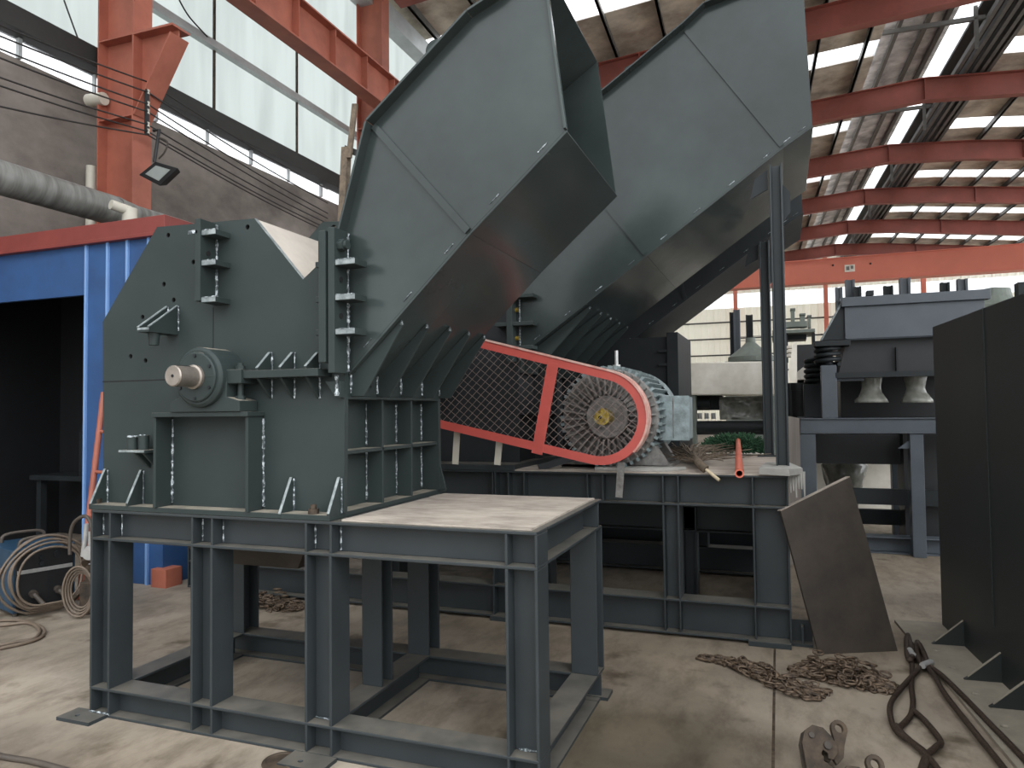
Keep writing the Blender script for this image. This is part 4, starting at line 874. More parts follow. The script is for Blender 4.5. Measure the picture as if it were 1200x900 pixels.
# ================================================================== hall: floor
def struct(b, name, m, label, cat, group=None, bevel=0., parent=None):
    o = b.build(name, m, parent, bevel)
    if parent is None: tag(o, label, cat, group, 'structure')
    return o
fm = mat('concrete_floor', (158, 147, 132), .7, var=.3, scale=1.1, c2=(118, 109, 98), bump=.15, bscale=12, fac=(.3, .62))
FSX = -(-.75-6.5)*.95-.3; FSY = -(3.35-30)-.3      # a darker patch beside the near stand
def floor_detail(m):
    nt = m.node_tree; N = nt.nodes; L = nt.links; b = N['Principled BSDF']; base = b.inputs['Base Color'].links[0].from_socket
    co = N.new('ShaderNodeTexCoord')
    n = N.new('ShaderNodeTexNoise'); n.inputs['Scale'].default_value = 5.5; n.inputs['Detail'].default_value = 8; n.inputs['Roughness'].default_value = .7
    mp = N.new('ShaderNodeMapping'); mp.inputs['Scale'].default_value = (1, .45, 1); mp.inputs['Rotation'].default_value = (0, 0, .7); L.new(co.outputs['Object'], mp.inputs[0]); L.new(mp.outputs[0], n.inputs['Vector'])
    r = N.new('ShaderNodeValToRGB'); r.color_ramp.elements[0].position = .32; r.color_ramp.elements[0].color = (.46, .43, .39, 1); r.color_ramp.elements[1].position = .55; r.color_ramp.elements[1].color = (1, 1, 1, 1); L.new(n.outputs['Fac'], r.inputs[0])
    x = N.new('ShaderNodeMixRGB'); x.blend_type = 'MULTIPLY'; x.inputs[0].default_value = .8; L.new(base, x.inputs[1]); L.new(r.outputs[0], x.inputs[2])
    n2 = N.new('ShaderNodeTexNoise'); n2.inputs['Scale'].default_value = .35; n2.inputs['Detail'].default_value = 3; L.new(co.outputs['Object'], n2.inputs['Vector'])
    r2 = N.new('ShaderNodeValToRGB'); r2.color_ramp.elements[0].position = .35; r2.color_ramp.elements[0].color = (.72, .68, .62, 1); r2.color_ramp.elements[1].position = .6; r2.color_ramp.elements[1].color = (1, 1, 1, 1); L.new(n2.outputs['Fac'], r2.inputs[0])
    y = N.new('ShaderNodeMixRGB'); y.blend_type = 'MULTIPLY'; y.inputs[0].default_value = 1; L.new(x.outputs[0], y.inputs[1]); L.new(r2.outputs[0], y.inputs[2]); 
    n3 = N.new('ShaderNodeTexNoise'); n3.inputs['Scale'].default_value = 2.6; n3.inputs['Detail'].default_value = 5; n3.inputs['Roughness'].default_value = .55; L.new(co.outputs['Object'], n3.inputs['Vector'])
    r3 = N.new('ShaderNodeValToRGB'); r3.color_ramp.elements[0].position = .30; r3.color_ramp.elements[0].color = (.45, .42, .37, 1); r3.color_ramp.elements[1].position = .40; r3.color_ramp.elements[1].color = (1, 1, 1, 1); L.new(n3.outputs['Fac'], r3.inputs[0])
    z = N.new('ShaderNodeMixRGB'); z.blend_type = 'MULTIPLY'; z.inputs[0].default_value = 1; L.new(y.outputs[0], z.inputs[1]); L.new(r3.outputs[0], z.inputs[2]); 
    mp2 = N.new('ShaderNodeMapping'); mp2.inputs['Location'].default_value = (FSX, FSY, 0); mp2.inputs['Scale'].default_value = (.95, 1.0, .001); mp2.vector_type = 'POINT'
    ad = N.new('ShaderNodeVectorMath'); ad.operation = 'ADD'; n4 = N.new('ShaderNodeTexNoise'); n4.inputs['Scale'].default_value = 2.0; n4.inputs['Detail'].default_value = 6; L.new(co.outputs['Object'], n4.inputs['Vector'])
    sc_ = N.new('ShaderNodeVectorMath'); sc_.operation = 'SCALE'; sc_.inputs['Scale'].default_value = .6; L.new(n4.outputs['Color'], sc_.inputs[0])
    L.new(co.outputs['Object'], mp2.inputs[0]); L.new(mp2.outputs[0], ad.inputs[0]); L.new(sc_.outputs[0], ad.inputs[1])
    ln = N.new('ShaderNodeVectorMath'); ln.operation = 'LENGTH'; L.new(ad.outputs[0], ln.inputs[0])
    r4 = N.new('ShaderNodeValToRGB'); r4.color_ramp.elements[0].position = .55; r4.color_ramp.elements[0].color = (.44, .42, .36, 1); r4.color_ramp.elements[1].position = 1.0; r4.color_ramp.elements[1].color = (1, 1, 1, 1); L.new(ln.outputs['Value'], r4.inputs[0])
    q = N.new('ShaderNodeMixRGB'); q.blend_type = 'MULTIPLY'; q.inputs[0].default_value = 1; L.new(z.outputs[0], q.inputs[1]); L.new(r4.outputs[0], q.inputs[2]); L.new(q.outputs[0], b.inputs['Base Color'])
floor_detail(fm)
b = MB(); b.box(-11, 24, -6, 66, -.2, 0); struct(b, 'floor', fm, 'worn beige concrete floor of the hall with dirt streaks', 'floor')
p0, p1 = at(908, 752, 'z', 0), at(908, 880, 'z', 0); b = MB(); b.bar((p0.x, p0.y, .0), (p1.x, 1.5, .0), .014, .004); struct(b, 'trim_1', 'rust', 'dark joint line running through the concrete floor', 'floor joint')
# ------------------------------------------------------------------ left wall
XW = -9.4
def WZ(px, py): return at(px, py, 'x', XW).z
zs0, zs1, zg1 = WZ(200, 151)-.0, WZ(390, 222), 0
zs0 = (WZ(0, 57)+WZ(390, 239))/2; zs1 = (WZ(0, 36)+WZ(390, 223))/2; zg1 = (WZ(0, 7)+WZ(390, 209))/2
ZE = 11.5
b = MB(); b.box(XW-.3, XW, -2, 62, 0, zs0); struct(b, 'wall_left', 'wallc', 'brown-grey rendered wall below the strip windows on the left', 'wall')
b = MB(); b.box(XW-.02, XW, -2, 62, zs0, zs1); struct(b, 'window_1', 'pane', 'long bright strip window above the rendered wall', 'window')
for k in range(24):
    b = MB(); y = 3.2+k*1.12; b.box(XW-.01, XW+.05, y-.025 if k % 2 else y-.012, y+.025 if k % 2 else y+.012, zs0, zs1); struct(b, 'window_bar', 'galv', 'thin grey bar dividing the long strip window on the left', 'window bar', 'strip window bars')
b = MB(); b.box(XW-.05, XW+.25, -2, 62, zs1, zg1); struct(b, 'wall_beam', 'gutter', 'dark beam running over the strip window of the left wall', 'beam')
b = MB(); b.box(XW-.03, XW-.01, -2, 62, zg1, ZE+.6); struct(b, 'wall_left', 'lucent', 'white translucent sheeting forming the upper left wall', 'wall')
zr0 = (WZ(207, 33)+WZ(398, 152))/2; zr1 = (WZ(207, 23)+WZ(398, 146))/2
b = MB(); b.box(XW, XW+.12, 8.6, 62, zr0, zr1); struct(b, 'wall_girt', 'galv', 'pale grey steel girt crossing the white sheeting', 'girt')
for px in (250, 347): 
    y = at(px, 90, 'x', XW).y; b = MB(); b.box(XW, XW+.035, y-.02, y+.02, zg1, ZE); struct(b, 'wall_post', 'rust', 'thin brown post on the white sheeting %s' % ('nearer the first column' if px == 250 else 'farther along, past the first one'), 'post')
zg = at(475, 37, 'x', -8.9).z; b = MB(); b.box(-9.1, -8.7, 9, 60, zg-.35, zg-.31); b.box(-9.1, -9.06, 9, 60, zg-.31, zg+.1); b.box(-8.74, -8.7, 9, 60, zg-.31, zg+.1); struct(b, 'eaves_gutter', 'galv', 'pale grey eaves gutter under the roof edge', 'gutter')
# ------------------------------------------------------------------ columns with brackets, crane rail beam
XC = -8.37; YC = [7.62+6.75*k for k in range(8)]
zc = at(200, 36, 'y', YC[0]).z
CN = ['first', 'second', 'third', 'fourth', 'fifth', 'sixth', 'seventh', 'eighth']
for k, y in enumerate(YC):
    t = thing('steel_column', (XC-.34, y, 0), 'rust-red steel column with a bracket, the %s along the left wall' % CN[k], 'column', None, 'structure')
    b = MB(); b.hbeam((XC-.34, y, 0), (XC-.34, y, 11.2), .68, .32, (1, 0, 0), .02, .025)
    for z in (zc, zc-1.15, zc+1.2, zc+2.6, 3.5): b.box(XC-.655, XC-.025, y-.155, y+.155, z-.02, z)
    b.build('shaft', 'orange', t)
    b = MB(); b.prism([(XC, zc-1.15), (XC+.66, zc-.12), (XC+.66, zc-.03), (XC, zc-.03)], 'y', y-.012, y+.012); b.box(XC, XC+.70, y-.16, y+.16, zc-.03, zc); b.bar((XC+.005, y, zc-1.16), (XC+.67, y, zc-.12), .32, .025, (-1, 0, 1)); b.build('bracket', 'orange', t)
b = MB(); xb = -7.95; z0 = (at(281, 2, 'x', xb).z+at(400, 92, 'x', xb).z)/2; z1 = z0+.78
b.hbeam((xb, 3.5, (z0+z1)/2), (xb, 60, (z0+z1)/2), z1-z0, .34, (0, 0, 1), .02, .03)
for k in range(45): y = 3.7+k*1.12; b.box(xb+.01, xb+.15, y-.01, y+.01, z0+.03, z1-.03)
b.m(1).bar((xb, 3.5, z1+.06), (xb, 60, z1+.06), .08, .12); struct(b, 'crane_runway', ['orange', 'gutter'], 'rust-red crane runway beam with stiffeners along the left columns', 'beam')
# ------------------------------------------------------------------ roof (its axis turned by a small angle)
RA = .04; RX, RY = 4.97, 28.4
ca_, sa_ = math.cos(RA), math.sin(RA)
def rt(x, y, z): dx, dy = x-RX, y-RY; return (RX+dx*ca_-dy*sa_, RY+dx*sa_+dy*ca_, z)
def rbox(b, x0, x1, y0, y1, z0a, z1a, z0b=None, z1b=None):
    """box in roof axes; heights at x0 are z0a..z1a, at x1 z0b..z1b"""
    if z0b is None: z0b, z1b = z0a, z1a
    return b.hexa([rt(x0, y0, z0a), rt(x1, y0, z0b), rt(x1, y1, z0b), rt(x0, y1, z0a), rt(x0, y0, z1a), rt(x1, y0, z1b), rt(x1, y1, z1b), rt(x0, y1, z1a)])
GX = [(-8.6, 11.35), (.9, 12.28), (RX, 12.62), (8.0, 12.42), (20.5, 11.0)]
def gz(x):
    for (a, za), (c, zb_) in zip(GX, GX[1:]):
        if x <= c: return za+(zb_-za)*(x-a)/(c-a)
    return GX[-1][1]
BAYS = [RY+6.75*k for k in range(-3, 5)]
for k, y in enumerate(BAYS):
    b = MB()
    for (a, za), (c, zb_) in zip(GX, GX[1:]):
        da = .40
        rbox(b, a, c, y-.17, y+.17, za-da, za-da+.03, zb_-da, zb_-da+.03); rbox(b, a, c, y-.17, y+.17, za+da-.03, za+da, zb_+da-.03, zb_+da); rbox(b, a, c, y-.012, y+.012, za-da+.03, za+da-.03, zb_-da+.03, zb_+da-.03)
    for x in (-4, -1, RX, 10, 15): rbox(b, x-.012, x+.012, y-.16, y+.16, gz(x)-.38, gz(x)+.38)
    struct(b, 'roof_girder', 'girder', 'rust-red roof girder, the %s counted from the front' % CN[k], 'girder', None)
# roof skin, both slopes, with the bright skylight strips let into each bay
x_l, x_m0, x_m1, x_r = -9.9, 3.05, 6.9, 24
ZP = .62
def skin(b, x0, x1, y0, y1):
    xs = [x0]+[x for x, _ in GX if x0 < x < x1]+[x1]
    for a, c in zip(xs, xs[1:]): rbox(b, a, c, y0, y1, gz(a)+ZP, gz(a)+ZP+.06, gz(c)+ZP, gz(c)+ZP+.06)
    return b
Y0 = -1.5; sk = []
for y in [BAYS[0]-6.75-4.1]+[BAYS[0]-6.75]+BAYS: sk += [(y+3.3, y+4.45)]
prev = Y0; Rl = MB(); Rr = MB(); n = 0
for a, c in sk:
    if a > prev: skin(Rl, x_l, x_m0, prev, a)
    b = MB(); skin(b, x_l, x_m0, a, c); n += 1
    struct(b, 'skylight_sheet', 'pane', 'bright skylight strip across the left roof slope', 'skylight', 'left slope skylights')
    prev = c
skin(Rl, x_l, x_m0, prev, 64)
struct(Rl, 'ceiling', 'insul', 'brown-grey insulated underside of the left roof slope', 'ceiling')
prev = Y0
for a, c in sk:
    a += 1.3; c += 1.3
    if a > prev: skin(Rr, x_m1, x_r, prev, a)
    b = MB(); skin(b, x_m1, x_r, a, c); struct(b, 'skylight_sheet', 'pane', 'bright skylight strip across the right roof slope', 'skylight', 'right slope skylights'); prev = c
skin(Rr, x_m1, x_r, prev, 64)
struct(Rr, 'ceiling', 'insul', 'brown-grey insulated underside of the right roof slope', 'ceiling')
# raised ridge: foil clad strip with a glazed slot on its right
zr = gz(RX)
b = MB(); rbox(b, x_m0+.1, 5.45, Y0, 64, zr+1.25, zr+1.3, zr+1.45, zr+1.5); struct(b, 'ceiling', 'foil', 'silver foil lining of the raised ridge', 'ceiling')
b = MB(); rbox(b, x_m0-.03, x_m0, Y0, 64, gz(x_m0)+.62, zr+1.4); struct(b, 'window_3', 'pane', 'glazed upstand along the left edge of the raised ridge', 'window')
b = MB(); rbox(b, 5.45, 5.8, Y0, 64, zr+1.1, zr+1.13); struct(b, 'skylight_sheet', 'pane', 'bright glazed slot running along the ridge', 'skylight')
b = MB(); rbox(b, 5.8, x_m1, Y0, 64, zr+1.0, zr+1.1, gz(x_m1)+ZP, gz(x_m1)+ZP+.06); struct(b, 'ceiling', 'gutter', 'dark lining on the right of the ridge slot', 'ceiling')
for i, x in enumerate((3.75, 4.6, 5.15, 5.95, 6.2, 6.45, 6.7, 6.9)):
    b = MB(); z = zr+1.2+(x-3)*.08 if x < 5.5 else zr+.55-.1*(x-5.85); rbox(b, x-.06, x+.06, Y0, 64, z-.12, z+.05); struct(b, 'ridge_purlin', 'purlin', 'dark steel purlin under the raised ridge', 'purlin', 'ridge purlins')
for k, y in enumerate(BAYS[:-1]):
    b = MB(); rbox(b, 3.1, 5.9, y+3.2, y+3.3, zr+.55, zr+.68); rbox(b, 5.6, 5.7, y+3.2, y+3.3, zr-.3, zr+1.0); struct(b, 'ridge_frame', 'purlin', 'small steel frame holding up the raised ridge', 'frame', 'ridge frames')
x = -9.0; 
while x < 22:
    if not (2.9 < x < 7.1):
        b = MB(); z = gz(x)+.40; rbox(b, x-.035, x+.035, Y0, 64, z, z+.20); rbox(b, x-.035, x+.06, Y0, 64, z, z+.012); struct(b, 'roof_purlin', 'purlin', 'thin dark steel purlin under the %s roof slope' % ('left' if x < RX else 'right'), 'purlin', 'purlins under the %s slope' % ('left' if x < RX else 'right'))
    x += 1.45
# ------------------------------------------------------------------ back wall
YB = 62.
def BZ(py, px=930): return at(px, py, 'y', YB).z
zw0, zw1 = BZ(357), BZ(340)
def corr(b, x0, x1, z0, z1, y, pitch=.5, d=.06):
    n = int((x1-x0)/pitch); pts = []
    for k in range(n):
        a = x0+k*pitch; pts += [(a, y), (a+pitch*.62, y), (a+pitch*.70, y-d), (a+pitch*.92, y-d)]
    pts.append((x0+n*pitch, y)); vs = [(p[0], p[1], z0) for p in pts]+[(p[0], p[1], z1) for p in pts]; m = len(pts)
    b.add(vs, [(k, k+1, m+k+1, m+k) for k in range(m-1)]); return b
b = corr(MB(), -10, 24, 0, zw0, YB); struct(b, 'wall_back', 'corr', 'cream corrugated end wall below the bright window band', 'wall')
b = corr(MB(), -10, 24, zw1, 14.2, YB); struct(b, 'wall_back', 'corr', 'corrugated end wall above the bright window band', 'wall')
b = MB(); b.box(-10, 24, YB, YB+.03, zw0, zw1); struct(b, 'window_2', 'pane', 'bright window band across the far end wall', 'window')
for k, py in enumerate((379, 398, 417, 436)):
    z = BZ(py, 830); b = MB(); b.box(-10, 24, YB-.14, YB-.06, z-.06, z+.06); struct(b, 'wall_girt', 'purlin', 'dark horizontal girt on the end wall, %s from the window band' % CN[k], 'girt')
for i, px in enumerate((862, 968, 1083)):
    xx = at(px, 360, 'y', YB-.4).x; b = MB(); b.hbeam((xx, YB-.4, 0), (xx, YB-.4, 13.5), .42, .3, (0, 1, 0)); struct(b, 'end_column', 'crane', 'thin pale red column in front of the end wall, %s from the left' % CN[i], 'column')
b = MB(); b.box(-10.0, 24, YB+.4, YB+.5, 0, .5)
# crane bridge
cg = thing('crane_bridge', (3, 41, 8.2), 'bright salmon-red crane girder spanning the hall in front of the end wall', 'crane')
za = (at(925, 306, 'y', 41).z, at(1190, 292, 'y', 41).z); zb_ = (at(925, 333, 'y', 41).z, at(1190, 319, 'y', 41).z)
b = MB(); zt = sum(za)/2; zb_ = sum(zb_)/2; b.box(-8.2, 21, 40.6, 41.2, zb_, zt); b.m(0).box(-8.2, 21, 40.5, 41.3, zt, zt+.04); b.box(-8.2, 21, 40.5, 41.3, zb_-.04, zb_); b.build('girder', ['crane'], cg)
x, z = at(996, 314, 'y', 40.5).x, at(996, 314, 'y', 40.5).z; b = MB(); b.box(x-.24, x+.24, 40.56, 40.6, z-.18, z+.18); b.m(1).box(x-.17, x-.02, 40.55, 40.56, z-.1, z+.1); b.box(x+.04, x+.16, 40.55, 40.56, z-.04, z+.12); o = b.build('load_plate', ['white', 'shield'], cg); o['label'] = 'small white plate with grey marks'
for px, py in ((976, 311), (1020, 309)): x, z = at(px, py, 'y', 40.6).x, at(px, py, 'y', 40.6).z; b = MB(); b.cyl((x, 40.55, z), (x, 40.65, z), .05, n=10); b.build('girder_bolt', 'black', cg)
# ------------------------------------------------------------------ blue booth
BY = 5.2; bxr = at(193, 256, 'y', BY).x; bt = at(150, 262, 'y', BY).z
BW, BK = -9.3, 7.15
bo = thing('paint_booth', (-7, 6, 0), 'blue sheet-metal booth with a red roof trim and a wide dark doorway', 'booth')
zl = at(60, 349, 'y', BY).z; xo = at(98.5, 400, 'y', BY).x; zt0 = at(90, 286, 'y', BY).z
b = MB(); b.box(xo, bxr, BY, BY+.05, 0, bt-.02)
for px in (101, 126, 149, 174): x = at(px, 330, 'y', BY).x; b.m(1).box(x, x+.028, BY-.022, BY, 0, zt0); b.m(0)
b.build('wall_panel', ['blue', 'bluetrim'], bo)
b = MB(); b.box(BW, xo, BY, BY+.05, zl, bt-.02); b.build('lintel_panel', 'blue', bo)
b = MB(); b.box(bxr-.05, bxr, BY+.05, BK, 0, bt-.02); b.build('wall_panel', 'blue', bo)
b = MB(); b.box(BW, bxr, BK-.05, BK, 0, bt-.02); b.build('wall_panel', 'panelblack', bo)  # inner walls and roof black, standing in for the shade inside
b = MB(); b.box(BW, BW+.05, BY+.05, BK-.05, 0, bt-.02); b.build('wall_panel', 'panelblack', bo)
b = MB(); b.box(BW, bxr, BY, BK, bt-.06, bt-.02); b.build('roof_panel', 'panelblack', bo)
b = MB(); b.box(BW, bxr+.06, BY-.06, BY, zt0, bt+.02); b.box(bxr, bxr+.06, BY, BK, zt0, bt+.02); b.box(BW, bxr+.055, BY-.07, BY-.001, zt0-.03, zt0+.005); b.build('roof_trim', 'redtrim', bo, .004)
b = MB(); b.box(bxr-.07, bxr+.11, BY-.07, BY+.12, 0, .17); b.build('corner_foot', 'orange', bo, .004)
# things inside the booth, their dark colour standing in for its shade
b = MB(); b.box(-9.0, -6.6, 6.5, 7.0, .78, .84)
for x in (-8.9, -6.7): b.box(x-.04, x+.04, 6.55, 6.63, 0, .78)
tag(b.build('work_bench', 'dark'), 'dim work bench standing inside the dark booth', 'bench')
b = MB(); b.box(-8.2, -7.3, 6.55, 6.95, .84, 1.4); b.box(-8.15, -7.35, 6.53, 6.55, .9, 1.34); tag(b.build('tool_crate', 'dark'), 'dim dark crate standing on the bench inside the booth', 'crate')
# ------------------------------------------------------------------ duct above the booth
XD = -8.0
cz = [at(x, y, 'x', XD) for x, y in ((0, 208), (67, 219), (120, 233), (145, 246))]
zc_ = cz[0].z; rad = (at(0, 187, 'x', XD).z-at(0, 230, 'x', XD).z)/2*.93
du = thing('air_duct', (XD, 7, zc_-rad), 'wide grey spiral duct running above the booth and narrowing past the first column', 'duct')
yE = cz[3].y; b = MB()
ys = [3+k*.12 for k in range(int((yE-3)/.12))]
b.tube([(XD, y, zc_) for y in ys], rad, 28, rf=lambda i: rad*(1.012 if i % 2 else 1)); b.build('duct_pipe', 'duct', du)
b = MB(); b.tube([(XD, ys[-1], zc_), (XD, ys[-1]+.15, zc_-.02), (XD, ys[-1]+.35, zc_+.03), (XD, ys[-1]+.4, zc_+.04)], rad, 28, rf=lambda i: (rad*1.04, rad*1.04, rad*.7, rad*.6)[i]); b.build('reducer', 'duct', du)
b = MB(); b.tube([(XD, ys[-1]+.3, zc_+.06), (XD, 40, zc_+.06)], rad*.52, 20); b.build('thin_duct', 'duct', du)
b = MB(); p = at(152, 250, 'x', XD+.5); b.cyl((p.x, p.y, bt-.02), (p.x, p.y, p.z+.06), .085, n=20); b.cyl((p.x, p.y, p.z+.03), (p.x-.06, p.y-.22, p.z+.06), .06, n=18); tag(b.build('vent_pipe', 'pvc'), 'short white plastic vent pipe standing on the booth roof by the duct', 'pipe')
b = MB(); p = at(107, 195, 'x', XW+.15); b.cyl((p.x, p.y, bt), (p.x, p.y, p.z), .07, n=14); q = at(104, 118, 'x', XW+.15); b.cyl((q.x, q.y, q.z), (q.x+.3, q.y, q.z-.02), .09, n=14); tag(b.build('wall_pipe', 'pvc'), 'thin white pipe on the rendered wall behind the first column', 'pipe')
# ------------------------------------------------------------------ flood lamp
y_ = YC[0]-.17; fl = thing('flood_lamp', at(178, 195, 'y', y_), 'black floodlight hung on the first column of the left wall', 'lamp')
def FL(px, py, y): return at(px, py, 'y', y)
y_ -= .15
p = [FL(x, y, y_) for x, y in ((162, 205), (182, 189), (209, 197), (187, 218))]
dn = (p[1]-p[0]).cross(p[3]-p[0]).normalized()
if dn.y > 0: dn = -dn
bk = [v-dn*.13 for v in p]; cen = sum(p, Vector())/4; bk = [v.lerp(cen-dn*.13, .25) for v in bk]
b = MB(); b.loft(p, bk); b.build('housing', 'panelblack', fl, .01)
b = MB(); g = [v.lerp(cen, .38)+dn*.006 for v in p]; b.loft(g, [v-dn*.004 for v in g]); b.build('lamp_glass', 'glass', fl)
b = MB(); a1 = FL(180, 153, y_); a2 = FL(181, 190, y_); b.tube([a1, a1+Vector((.1, 0, 0)), a2], .022, 8); b.build('bracket_arm', 'panelblack', fl)
b = MB(); b.tube(sm([FL(183, 160, y_), FL(196, 166, y_), FL(193, 178, y_), FL(186, 186, y_)]), .012, 6); b.build('lamp_cord', 'rubber', fl)
# ------------------------------------------------------------------ overhead wires on an insulator bracket
ib = thing('insulator_bracket', FL(174, 130, 7.3), 'dark bracket carrying small insulators on the first column', 'bracket'); 
xi = XC+.22
b = MB(); b.bar(at(172, 105, 'x', xi), at(172, 158, 'x', xi), .04, .05, (0, 1, 0)); b.build('bracket_bar', 'panelblack', ib)
wy = [(27, 96), (40, 108), (55, 122), (66, 131), (90, 146), (100, 154), (127, 158)]; ye = [222, 238, 250, 256, 262, 268, 272]
for k, ((ya_, yi), yf) in enumerate(zip(wy, ye)):
    if k > 0 and k < 6: b = MB(); c = at(173, yi, 'x', xi); b.lathe([(.015, -.035), (.032, -.03), (.022, 0), (.032, .03), (.015, .035)], c, (0, 0, 1), 12); b.build('insulator', 'pvc', ib)
    i = at(173, yi, 'x', xi); s_ = at(-25, ya_-8, 'x', xi); e_ = at(384, yf, 'x', xi)
    def sag(a, c, s): return [a.lerp(c, t/10)-Vector((0, 0, s*math.sin(math.pi*t/10))) for t in range(11)]
    b = MB(); b.tube(sag(s_, i, .02)+sag(i, e_, .05)[1:], .011, 5); tag(b.build('overhead_wire', 'ropew'), 'thin dark wire along the left wall, %s from the top of the seven' % CN[k], 'wire', 'overhead wires')
b = MB(); b.tube(sm([at(75, 0, 'x', XW+.1), at(84, 25, 'x', XW+.1), at(95, 55, 'x', XW+.1), at(100, 70, 'x', XW+.1)]), .012, 5); tag(b.build('hanging_cord', 'ropew'), 'thin cord hanging down the white sheeting left of the first column', 'cord')
b = MB(); b.tube(sm([at(210, 0, 'x', XW+.15), at(222, 20, 'x', XW+.15), at(243, 43, 'x', XW+.15)]), .014, 5); tag(b.build('slack_cord', 'ropew'), 'slack dark cord on the white sheeting right of the first column', 'cord')
# brown angle-iron post between the first column row and the near chute
yp = 4.06; ap = cr
b = MB(); a, c = at(396, 330, 'y', yp), at(404, 172, 'y', yp); b.bar(a, c, .05, .006, (0, 1, 0)); b.bar(a+Vector((.022, .02, 0)), c+Vector((.022, .02, 0)), .006, .05, (0, 1, 0)); b.build('angle_post', 'twig', ap)
b = MB(); a, c = at(409, 185, 'y', yp), at(416, 122, 'y', yp); b.bar(a, c, .035, .02, (0, 1, 0)); b.build('angle_post', 'twig', ap)
for py in (174, 219, 232): a, c = at(404, py, 'y', yp+.03), at(430, py+10, 'y', yp+.03); b = MB(); b.bar(a, c, .02, .04); b.build('cross_piece', 'gutter', ap)
# ================================================================== machines farther back
def KP(px, py, y): return at(px, py, 'y', y)
def pbox(b, px0, py0, px1, py1, y, dy):
    a, c = KP(px0, py1, y), KP(px1, py0, y); return b.box(a.x, c.x, y, y+dy, a.z, c.z)
KY = 11.4
wh = thing('machine_hood', KP(860, 520, KY), 'cream sheet-metal hood of a machine standing beyond the second stand', 'machine')
q = [KP(x, y, KY) for x, y in ((800, 428), (805, 425), (915, 423), (921, 455), (921, 463), (800, 463))]
b = MB(); b.prism([(v.x, v.z) for v in q], 'y', KY, KY+1.1); b.build('hood_shell', 'white', wh, .02)
b = MB(); 
for px0, px1 in ((803, 815), (896, 902)): b = MB(); pbox(b, px0, 463, px1, 530, KY+.05, .2); b.build('hood_leg', 'tank', wh)
b = MB(); a, c = KP(808, 510, KY), KP(900, 493, KY); b.cyl((a.x, KY+.2, (a.z+c.z)/2), (c.x, KY+.2, (a.z+c.z)/2), (c.z-a.z)/2, n=28); b.build('roller', 'dark', wh)
b = MB(); pbox(b, 808, 463, 846, 481, KY+.4, .3); a, c = KP(816, 479, KY+.3), KP(832, 466, KY+.3); b.cyl((a.x, KY+.3, (a.z+c.z)/2), (c.x, KY+.3, (a.z+c.z)/2), (c.z-a.z)/2, n=20); b.build('drive_unit', 'dark', wh)
for i, px in enumerate((818, 826, 834)): b = MB(); a, c = KP(px, 491, KY+.3), KP(px+4, 484, KY+.3); b.cyl(((a.x+c.x)/2, KY+.3, a.z), ((a.x+c.x)/2, KY+.3, c.z), .035, n=12); b.build('roller_bolt', 'silver', wh)
b = MB(); rr = random.Random(2); nx, nz = 16, 10; a, c = KP(843, 492, KY+.25), KP(906, 464, KY+.25); vs = []
for j in range(nz):
    for i in range(nx): vs.append((a.x+(c.x-a.x)*i/(nx-1), KY+.3+rr.uniform(-.05, .05), a.z+(c.z-a.z)*j/(nz-1)))
vs += [(x, y+.04, z) for x, y, z in vs]; m_ = nx*nz
b.add(vs, [(j*nx+i, j*nx+i+1, (j+1)*nx+i+1, (j+1)*nx+i) for j in range(nz-1) for i in range(nx-1)], True); b.build('plastic_wrap', 'bag', wh)
b = MB(); a, c = KP(800, 531, KY-.6), KP(904, 513, KY-.2); b.box(a.x, c.x, KY-.6, KY+1.6, 0, .78); b.box(a.x, c.x, KY-.1, KY+1.6, .78, .86); b.build('hood_base', 'white', wh, .01)
# machine posts beyond the hood
def hpost(px0, px1, pyt, y, name, m, label, grp='far machine posts'):
    a, c = KP(px0, 500, y), KP(px1, pyt, y); b = MB(); b.hbeam(((a.x+c.x)/2, y, 0), ((a.x+c.x)/2, y, c.z), c.x-a.x, (c.x-a.x), (1, 0, 0), .03, .04); tag(b.build(name, m), label, 'post', grp)
hpost(858, 862, 366, 20.4, 'machine_post', 'dark', 'dark thin machine post beyond the cream hood, leftmost of the far posts')
hpost(862.5, 867, 363, 20, 'machine_post', 'bluegrey', 'pale grey machine post beyond the cream hood, beside the leftmost dark one')
hpost(877, 882, 369, 21, 'machine_post', 'dark', 'dark machine post rising behind the grey dome beyond the cream hood')
b = MB(); a = KP(880, 424, 19); b.lathe([(.55, 0), (.55, .12), (.22, .38), (.12, .48), (.12, .6), (0, .6)], (a.x, 19, a.z), (0, 0, 1), 24); b.box(a.x-.6, a.x+.6, 18.6, 19.6, 0, a.z); tag(b.build('dome_machine', 'tank'), 'squat grey-green domed machine top showing above the cream hood', 'machine')
b = MB()
for py in (393, 398): pbox(b, 862, py, 896, py+1.6, 20.5, .1)
tag(b.build('guard_rail', 'dark'), 'double dark rail between the far machine posts', 'rail')
# platform with fittings
pf = thing('work_platform', KP(928, 430, 17), 'raised grey-green platform with upright fittings left of the feeder hopper', 'platform')
b = MB(); pbox(b, 905, 385, 955, 391, 17, 1.2); b.build('deck', 'tank', pf)
b = MB()
for px in (908, 920, 952): pbox(b, px, 390, px+3, 425, 17.1, .1); b.box(KP(px, 425, 17.1).x, KP(px+3, 425, 17.1).x, 17.1, 17.2, 0, KP(px, 424, 17.1).z)
pbox(b, 905, 392, 945, 399, 17.4, .6); b.build('underframe', 'dark', pf)
b = MB(); pbox(b, 912, 376, 946, 384, 17.2, .4); b.build('fitting_base', 'tank', pf)
for px0, px1, pt in ((927, 931, 361), (938, 943, 367), (947, 950, 369)): b = MB(); pbox(b, px0, pt, px1, 384, 17.3, .25); pbox(b, px0-1, pt, px1+1, pt+2, 17.25, .35); b.build('upright', 'tank', pf)
